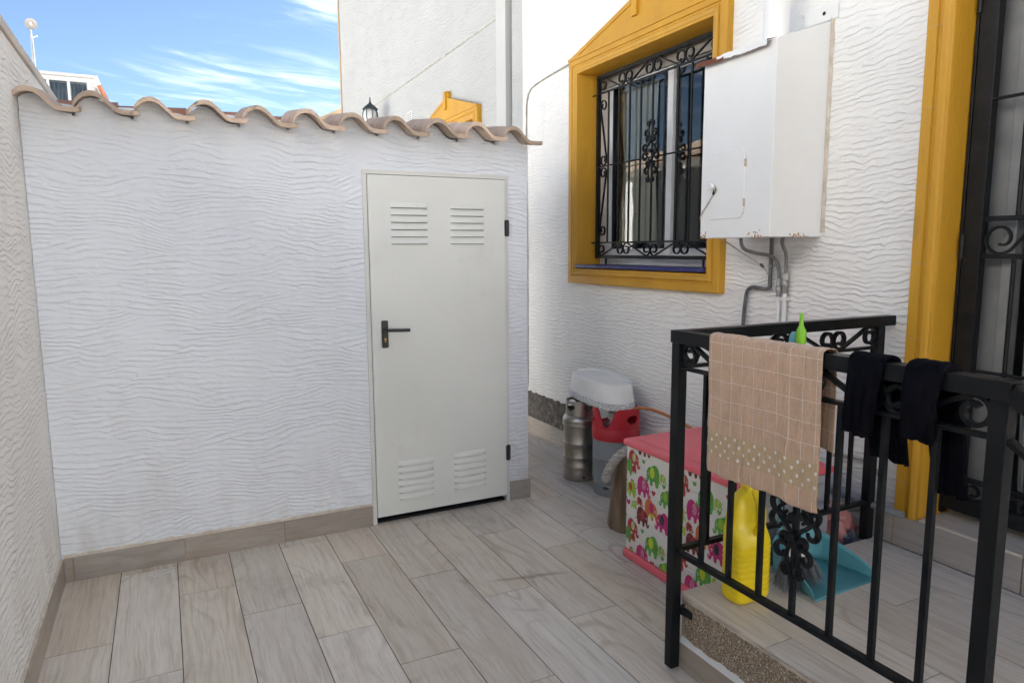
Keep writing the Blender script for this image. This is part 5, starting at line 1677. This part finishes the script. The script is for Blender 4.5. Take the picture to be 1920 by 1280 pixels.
gc = (2.610, 3.690, 0)
gas = empty('gas_cylinder', gc, 'grey gas cylinder with a red plastic handle collar beside the keg', 'gas cylinder')
mb = MB(); mb.lathe([(.128, .070), (.149, .090), (.151, .10), (.151, .235), (.1525, .238), (.1525, .246), (.151, .249), (.151, .385), (.146, .412), (.128, .435), (.09, .45), (.03, .455), (0, .456)], gc, 56)
build('body', mb, M['gas_grey'], gas, smooth=50)
mb = MB(); shell(mb, gc, .143, 0.0, lambda a: .086, [(math.radians(-150), .17, .058, .008), (math.radians(-80), .17, .058, .008), (math.radians(-10), .17, .058, .008)], 96, .005)
build('foot_ring', mb, M['gas_grey'], gas, smooth=50)
mb = MB(); a = math.radians(-112); cc = Vector((gc[0] + .1432 * math.cos(a), gc[1] + .1432 * math.sin(a), .030)); dd = Vector((math.cos(a), math.sin(a), 0))
mb.tube([cc - dd * .004, cc + dd * .0008], .009, 12)
build('drain_hole', mb, M['dark'], gas)
mb = MB(); N = 40
for i in range(N):
    a0_, a1_ = -2.9 + i * 2.2 / N, -2.9 + (i + 1) * 2.2 / N
    if h1(i * 2.7) < -0.35: continue
    r_ = .1528
    z = .2425
    mb.add([(gc[0] + r_ * math.cos(a0_), gc[1] + r_ * math.sin(a0_), z - .0022), (gc[0] + r_ * math.cos(a1_), gc[1] + r_ * math.sin(a1_), z - .0022), (gc[0] + r_ * math.cos(a1_), gc[1] + r_ * math.sin(a1_), z + .002 + .002 * h1(i)), (gc[0] + r_ * math.cos(a0_), gc[1] + r_ * math.sin(a0_), z + .002 + .002 * h1(i))], [(0, 1, 2, 3)])
build('rust_seam', mb, M['rust'], gas)
def ctop(a):
    # two cut-outs left and right of a raised grip, horns at the sides
    v = 0
    for ca, hw in ((math.radians(-150), .27), (math.radians(-30), .30), (math.radians(90), .4)):
        dlt = abs((a - ca + PI) % (2 * PI) - PI)
        v = max(v, 1 / (1 + math.exp((dlt - hw) * 14)))
    return .585 - .125 * v
mb = MB(); shell(mb, gc, .156, .372, ctop, [(math.radians(-82), .30, .515, .028), (math.radians(-205), .3, .51, .028), (math.radians(30), .3, .51, .03)], 132, .009)
mb.lathe([(.1535, .372), (.158, .374), (.1585, .444), (.154, .452)], gc, 64)
build('collar', mb, M['red_plastic'], gas, smooth=50)
mb = MB(); mb.lathe([(.02, .455), (.02, .49), (.033, .495), (.035, .52), (.03, .535), (.012, .54), (0, .541)], (gc[0] - .02, gc[1] + .01, 0), 20)
mb.lathe([(.028, .455), (.03, .465), (.02, .468)], (gc[0] - .02, gc[1] + .01, 0), 20)
build('regulator', mb, M['white_plastic'], gas, smooth=40)

hb = MB()
hb.tube(smoothpts([(gc[0] - .02, gc[1] - .02, .515), (gc[0] + .03, gc[1] - .10, .560), (gc[0] + .06, gc[1] - .20, .598), (gc[0] + .08, gc[1] - .34, .600), (gc[0] + .10, gc[1] - .48, .575), (gc[0] + .12, gc[1] - .62, .545), (gc[0] + .14, gc[1] - .78, .50), (gc[0] + .16, gc[1] - .9, .42)], 6), 0.010, 8)
gh = build('gas_hose', hb, M['hose_orange'], None, smooth=180)
tag(gh, 'orange rubber gas hose running from the red collared cylinder to the wall', 'hose')

# basin turned upside down on keg and cylinder
bs = empty('oval_basin', (2.59, 3.875, .56), 'white oval basin with lace edge turned upside down on keg and gas cylinder', 'basin')
def oval(a, rx, ry, z):
    n_ = 2.6
    ca, sa = math.cos(a), math.sin(a)
    return (2.595 + rx * math.copysign(abs(ca) ** (2 / n_), ca), 3.845 + ry * math.copysign(abs(sa) ** (2 / n_), sa), z)
TILT = -0.055
def basin_ring(lst, n=96, scal=False):
    mb = MB()
    for (k, z) in lst:
        for i in range(n):
            a = 2 * PI * i / n
            zz_ = z + (0.0045 * abs(math.sin(a * 24)) - .002 if scal and k >= 0.999 else 0)
            p = oval(a, .150 * k, .292 * k, zz_)
            mb.v.append(Vector((p[0], p[1], p[2] + (3.865 - p[1]) * TILT)))
    for j in range(len(lst) - 1):
        for i in range(n):
            i2 = (i + 1) % n
            mb.f.append((j * n + i, j * n + i2, (j + 1) * n + i2, (j + 1) * n + i)); mb.m.append(0)
    return mb
m0 = basin_ring([(0.972, .632), (.975, .636), (.955, .645), (.90, .735), (.885, .750), (.865, .752), (.85, .742), (.84, .738)])
n = 96; m0.f.append(tuple(7 * n + i for i in range(n))); m0.m.append(0)
build('tub', m0, M['white_plastic'], bs, smooth=50, solid=.003)
build('lace_rim', basin_ring([(1.0, .592), (.998, .600), (.978, .634)], 240, True), M['lace'], bs, smooth=60, solid=.002)

# ------------------------------------------------------------------ log with rope
lg = empty('log_stump', (2.33, 3.14, 0), 'weathered upright log standing between gas cylinder and elephant box', 'log')
mb = MB()
for (z, r_) in ((0, .115), (.02, .118), (.1, .113), (.2, .108), (.3, .105), (.38, .098), (.43, .088), (.46, .07), (.47, 0.03)):
    for k in range(40):
        a = 2 * PI * k / 40
        rr = r_ * (1 + .05 * h1(a * 2 + z * 2) + .03 * math.sin(a * 9 + z * 3))
        mb.v.append(Vector((2.33 + .05 * z + rr * math.cos(a), 3.16 - .02 * z + rr * math.sin(a), z)))
for j in range(8):
    for k in range(40):
        k2 = (k + 1) % 40
        mb.f.append((j * 40 + k, j * 40 + k2, j * 40 + 40 + k2, j * 40 + 40 + k)); mb.m.append(0)
mb.f.append(tuple(8 * 40 + k for k in range(40))); mb.m.append(0)
mb.f.append(tuple(range(39, -1, -1))); mb.m.append(0)
build('trunk', mb, M['log'], lg, smooth=50)
path = smoothpts([(2.40, 3.02, .47), (2.34, 3.06, .492), (2.285, 3.10, .480), (2.235, 3.13, .44), (2.205, 3.15, .39), (2.185, 3.165, .335), (2.175, 3.17, .30)], 10)
mb = MB()
for s_ in range(3):
    pts = []
    for i, p in enumerate(path):
        T = (path[min(i + 1, len(path) - 1)] - path[max(i - 1, 0)]).normalized()
        a_ = T.orthogonal().normalized(); b_ = T.cross(a_)
        ph_ = i * .42 + s_ * 2 * PI / 3
        A = Vector((0, 1, 0)); A = (A - T * A.dot(T)).normalized(); B = T.cross(A)
        pts.append(p + (A * math.cos(ph_) + B * math.sin(ph_)) * .013)
    mb.tube(pts, .0155, 8)
rp = build('thick_rope', mb, M['rope'], None, smooth=180)
tag(rp, 'thick twisted grey rope slung over the top of the log', 'rope')

# ------------------------------------------------------------------ detergent jug
jg = empty('detergent_jug', (1.895, 1.80, PT), 'tall bright yellow plastic jug with ribbed sides on the porch', 'jug')
JX, JY = 1.868, 1.802
def sup(a, hx, hy, e=4.0):
    ca, sa = math.cos(a), math.sin(a)
    return hx * math.copysign(abs(ca) ** (2 / e), ca), hy * math.copysign(abs(sa) ** (2 / e), sa)
mb = MB(); n = 64
rings = [(0.0, .072, .044), (.004, .080, .050), (.014, .087, .056), (.03, .089, .058)]
z = .03
for i in range(9):
    z0_ = .04 + i * .021
    rings += [(z0_, .089, .058), (z0_ + .003, .0848, .0538), (z0_ + .007, .0848, .0538), (z0_ + .010, .089, .058)]
rings += [(.235, .089, .058), (.27, .089, .058), (.30, .088, .0575), (.335, .085, .056), (.362, .078, .053), (.384, .066, .048), (.40, .050, .042), (.412, .036, .034), (.42, .028, .027), (.44, .026, .026)]
for (z, hx, hy) in rings:
    for k in range(n):
        a = 2 * PI * k / n
        ee = 4.5 if z < .3 else 3.0
        x, y = sup(a, hx * .93, hy * .95, ee)
        # recesses left and right of the grip in the upper half, on the side facing the patio
        if z > .225:
            q = max(0.0, min(1.0, (z - .225) / .05)) * max(0.0, min(1.0, (.42 - z) / .03))
            if y < -.3 * hy and abs(x) > .018:
                s_ = min(1.0, (abs(x) - .018) / .012)
                y += q * s_ * .030
        mb.v.append(Vector((JX + x, JY + y, PT + z)))
for j in range(len(rings) - 1):
    for k in range(n):
        k2 = (k + 1) % n
        mb.f.append((j * n + k, j * n + k2, j * n + n + k2, j * n + n + k)); mb.m.append(0)
mb.f.append(tuple(range(n - 1, -1, -1))); mb.m.append(0)
mb.f.append(tuple((len(rings) - 1) * n + k for k in range(n))); mb.m.append(0)
build('body', mb, M['yellow'], jg, smooth=50)
mb = MB(); mb.tube(smoothpts([(JX, JY - .046, PT + .265), (JX, JY - .061, PT + .30), (JX, JY - .064, PT + .34), (JX, JY - .058, PT + .375), (JX, JY - .036, PT + .405), (JX, JY - .015, PT + .415)], 5), .0165, 12)
build('handle', mb, M['yellow'], jg, smooth=180)
mb = MB(); mb.lathe([(.031, .432), (.033, .436), (.033, .462), (.03, .467), (0, .468)], (JX, JY, PT), 24)
build('cap', mb, M['yellow'], jg, smooth=40)

# ------------------------------------------------------------------ dustpan and brush
dp = empty('dustpan', (2.26, 1.80, PT), 'teal long handled dustpan lying open on the porch behind the railing', 'dustpan')
mb = MB(); N = 30
# outline of the pan: round back (high y), straight lip towards the viewer (low y)
def pan(u, v):
    """u round the wall from the left lip over the back to the right lip, v up the wall"""
    t_ = u
    if t_ < .30:
        k = t_ / .30; x, y = 2.095 + .02 * (1 - k) * -1 + .015 * k, 1.665 + .20 * k; hgt = .028 + .085 * k ** .8
    elif t_ > .70:
        k = (1 - t_) / .30; x, y = 2.395 + .02 * (1 - k) - .015 * k, 1.675 + .20 * k; hgt = .028 + .085 * k ** .8
    else:
        k = (t_ - .30) / .40; a = PI * (1 - k)
        x, y = 2.245 + .135 * math.cos(a), 1.866 + .075 * math.sin(a); hgt = .113 + .012 * math.sin(a)
    out = 1 + .06 * v
    return (2.245 + (x - 2.245) * out, y + .008 * v * (t_ > .3 and t_ < .7), PT + .004 + hgt * v)
mb.sheet(pan, 60, 5)
rim = [pan(i / 60, 0) for i in range(61)]
base = len(mb.v)
mb.v += [Vector(p) for p in rim]; mb.v.append(Vector((2.245, 1.80, PT + .004)))
cidx = len(mb.v) - 1
for i in range(60):
    mb.f.append((base + i, base + i + 1, cidx)); mb.m.append(0)
lipA = base + 60; mb.f.append((lipA, base, cidx)); mb.m.append(0)
mb.v += [Vector((2.065, 1.652, PT + .0015)), Vector((2.425, 1.662, PT + .0015))]
mb.f.append((base, len(mb.v) - 2, len(mb.v) - 1, lipA)); mb.m.append(0)
build('pan', mb, M['teal'], dp, smooth=60, solid=.0035)
mb = MB(); mb.tube(smoothpts([(2.20, 1.945, PT + .10), (2.17, 1.925, PT + .25), (2.10, 1.85, PT + .62), (2.058, 1.80, PT + .88), (2.050, 1.79, PT + .95)], 6), [.011] * 24 + [.013])
mb.tube(smoothpts([(2.058, 1.80, PT + .87), (2.052, 1.792, PT + .92), (2.047, 1.787, PT + .985)], 4), [.016, .019, .02, .02, .02, .02, .019, .016, .010], 12)
build('handle', mb, M['teal'], dp, smooth=60)

br = empty('hand_broom', (2.13, 1.73, PT), 'grey bristled broom with bright green grip standing in the teal dustpan', 'broom')
mb = MB(); B0 = Vector((2.085, 1.765, PT + .145))
random.seed(3)
for i in range(520):
    t_ = random.uniform(-1, 1); s_ = random.uniform(-1, 1)
    a = B0 + Vector((.044 * t_, .018 * s_, -.002))
    b = B0 + Vector((.112 * t_ + random.gauss(0, .006), .036 * s_ - .02, -.135 + random.uniform(0, .014) + .018 * t_ * t_))
    mid = a.lerp(b, .5) + Vector((.006 * t_, 0, .004))
    mb.tube([a, mid, b], [.0015, .0013, .0008], 3, cap=False)
build('bristles', mb, M['bristle'], br)['kind'] = 'stuff'
mb = MB()
mb.lathe([(.018, .128), (.050, .132), (.054, .142), (.046, .158), (.022, .168), (.014, .19), (.0125, .21)], (2.085, 1.765, PT), 20, sy=.5)
build('ferrule', mb, M['white_plastic'], br, smooth=50)
mb = MB(); top = Vector((2.042, 1.752, 1.255)); bot = Vector((2.085, 1.765, PT + .20))
mb.tube([bot, bot.lerp(top, .5), top], .011, 12)
build('shaft', mb, M['grey_plastic'], br, smooth=60)
dd = (top - bot).normalized()
mb = MB(); mb.tube([top - dd * .002, top + dd * .012, top + dd * .045, top + dd * .050, top + dd * .066, top + dd * .075, top + dd * .110, top + dd * .114], [.014, .0175, .0175, .0165, .009, .0075, .007, .004], 14)
build('grip', mb, M['lime_plastic'], br, smooth=60)

# ------------------------------------------------------------------ clutter behind the porch corner
def crumple(name, c, rx, ry, rz, mat, seed, parent=None):
    mb = MB(); nu, nv = 28, 18
    for j in range(nv + 1):
        th = PI * j / nv
        for i in range(nu):
            a = 2 * PI * i / nu
            dx, dy, dz_ = math.sin(th) * math.cos(a), math.sin(th) * math.sin(a), math.cos(th)
            k = 1 + .16 * h1(dx * 4 + dy * 3 + seed) + .13 * h1(dz_ * 6 + dx * 5 + seed * 2) + .07 * h1(dy * 13 + dz_ * 9 + seed)
            mb.v.append(Vector((c[0] + rx * dx * k, c[1] + ry * dy * k, max(0.002, c[2] + rz * dz_ * k))))
    for j in range(nv):
        for i in range(nu):
            i2 = (i + 1) % nu
            mb.f.append((j * nu + i, j * nu + i2, (j + 1) * nu + i2, (j + 1) * nu + i)); mb.m.append(0)
    return build(name, mb, mat, parent, smooth=25)
tag(crumple('plastic_bag', (2.725, 2.10, .20), .085, .10, .21, M['bag'], 1.3), 'crumpled pink plastic bag on the ground between storage box and wall', 'bag')
tag(crumple('dark_bag', (2.715, 2.005, .15), .06, .04, .16, M['navy_bag'], 4.2), 'small dark crumpled wrapping beside the pink plastic bag', 'bag')
mb = MB(); mb.box(2.792, 2.83, 1.905, 1.944, PT, PT + .075)
tag(build('wood_block', mb, M['wood'], None, bevel=.003), 'small brown wooden block on the porch by the railing wall post', 'block')
mb = MB()
pts = [(2.79, 2.30, .45), (2.775, 2.05, .455), (2.757, 1.90, .466), (2.745, 1.79, .472)]
for q, r_ in ((0, .0135),):
    mb.tube(pts, .0135, 14, cap=False)
tb = build('grey_conduit', mb, M['pipe_grey'], None, smooth=60, solid=.003)
tag(tb, 'short grey plastic conduit sticking out at the foot of the door surround', 'conduit')
mb = MB(); mb.tube(smoothpts([(2.80, 2.20, .62), (2.81, 2.05, .64), (2.815, 1.965, .60), (2.812, 1.93, .54), (2.80, 1.945, .47), (2.79, 2.0, .42), (2.79, 2.15, .36)], 6), .009, 8)
tag(build('coiled_cable', mb, M['cable'], None, smooth=180), 'loop of pale cable hanging beside the foot of the door surround', 'cable')

# scraps on the floor
mb = MB(); mb.tube(smoothpts([(-.155, 3.74, .004), (-.135, 3.70, .004), (-.115, 3.735, .004), (-.10, 3.76, .005), (-.06, 3.765, .004), (-.045, 3.75, .004), (-.075, 3.735, .004), (-.105, 3.725, .006), (-.12, 3.69, .004)], 5), .0035, 6)
tag(build('string_scrap', mb, M['scrap'], None), 'white scrap of tangled string on the floor by the shed skirting', 'string')
mb = MB()
random.seed(11)
for i in range(26):
    x, y = random.uniform(-.3, 2.0), random.uniform(2.1, 3.8)
    r_ = random.uniform(.0015, .004)
    mb.lathe([(r_, 0), (r_ * .8, r_), (0, r_ * 1.2)], (x, y, .0006), 5)
cr = build('crumbs', mb, M['scrap'], None)
cr['kind'] = 'stuff'; cr['label'] = 'tiny pale crumbs scattered on the tiled patio floor'; cr['category'] = 'crumbs'
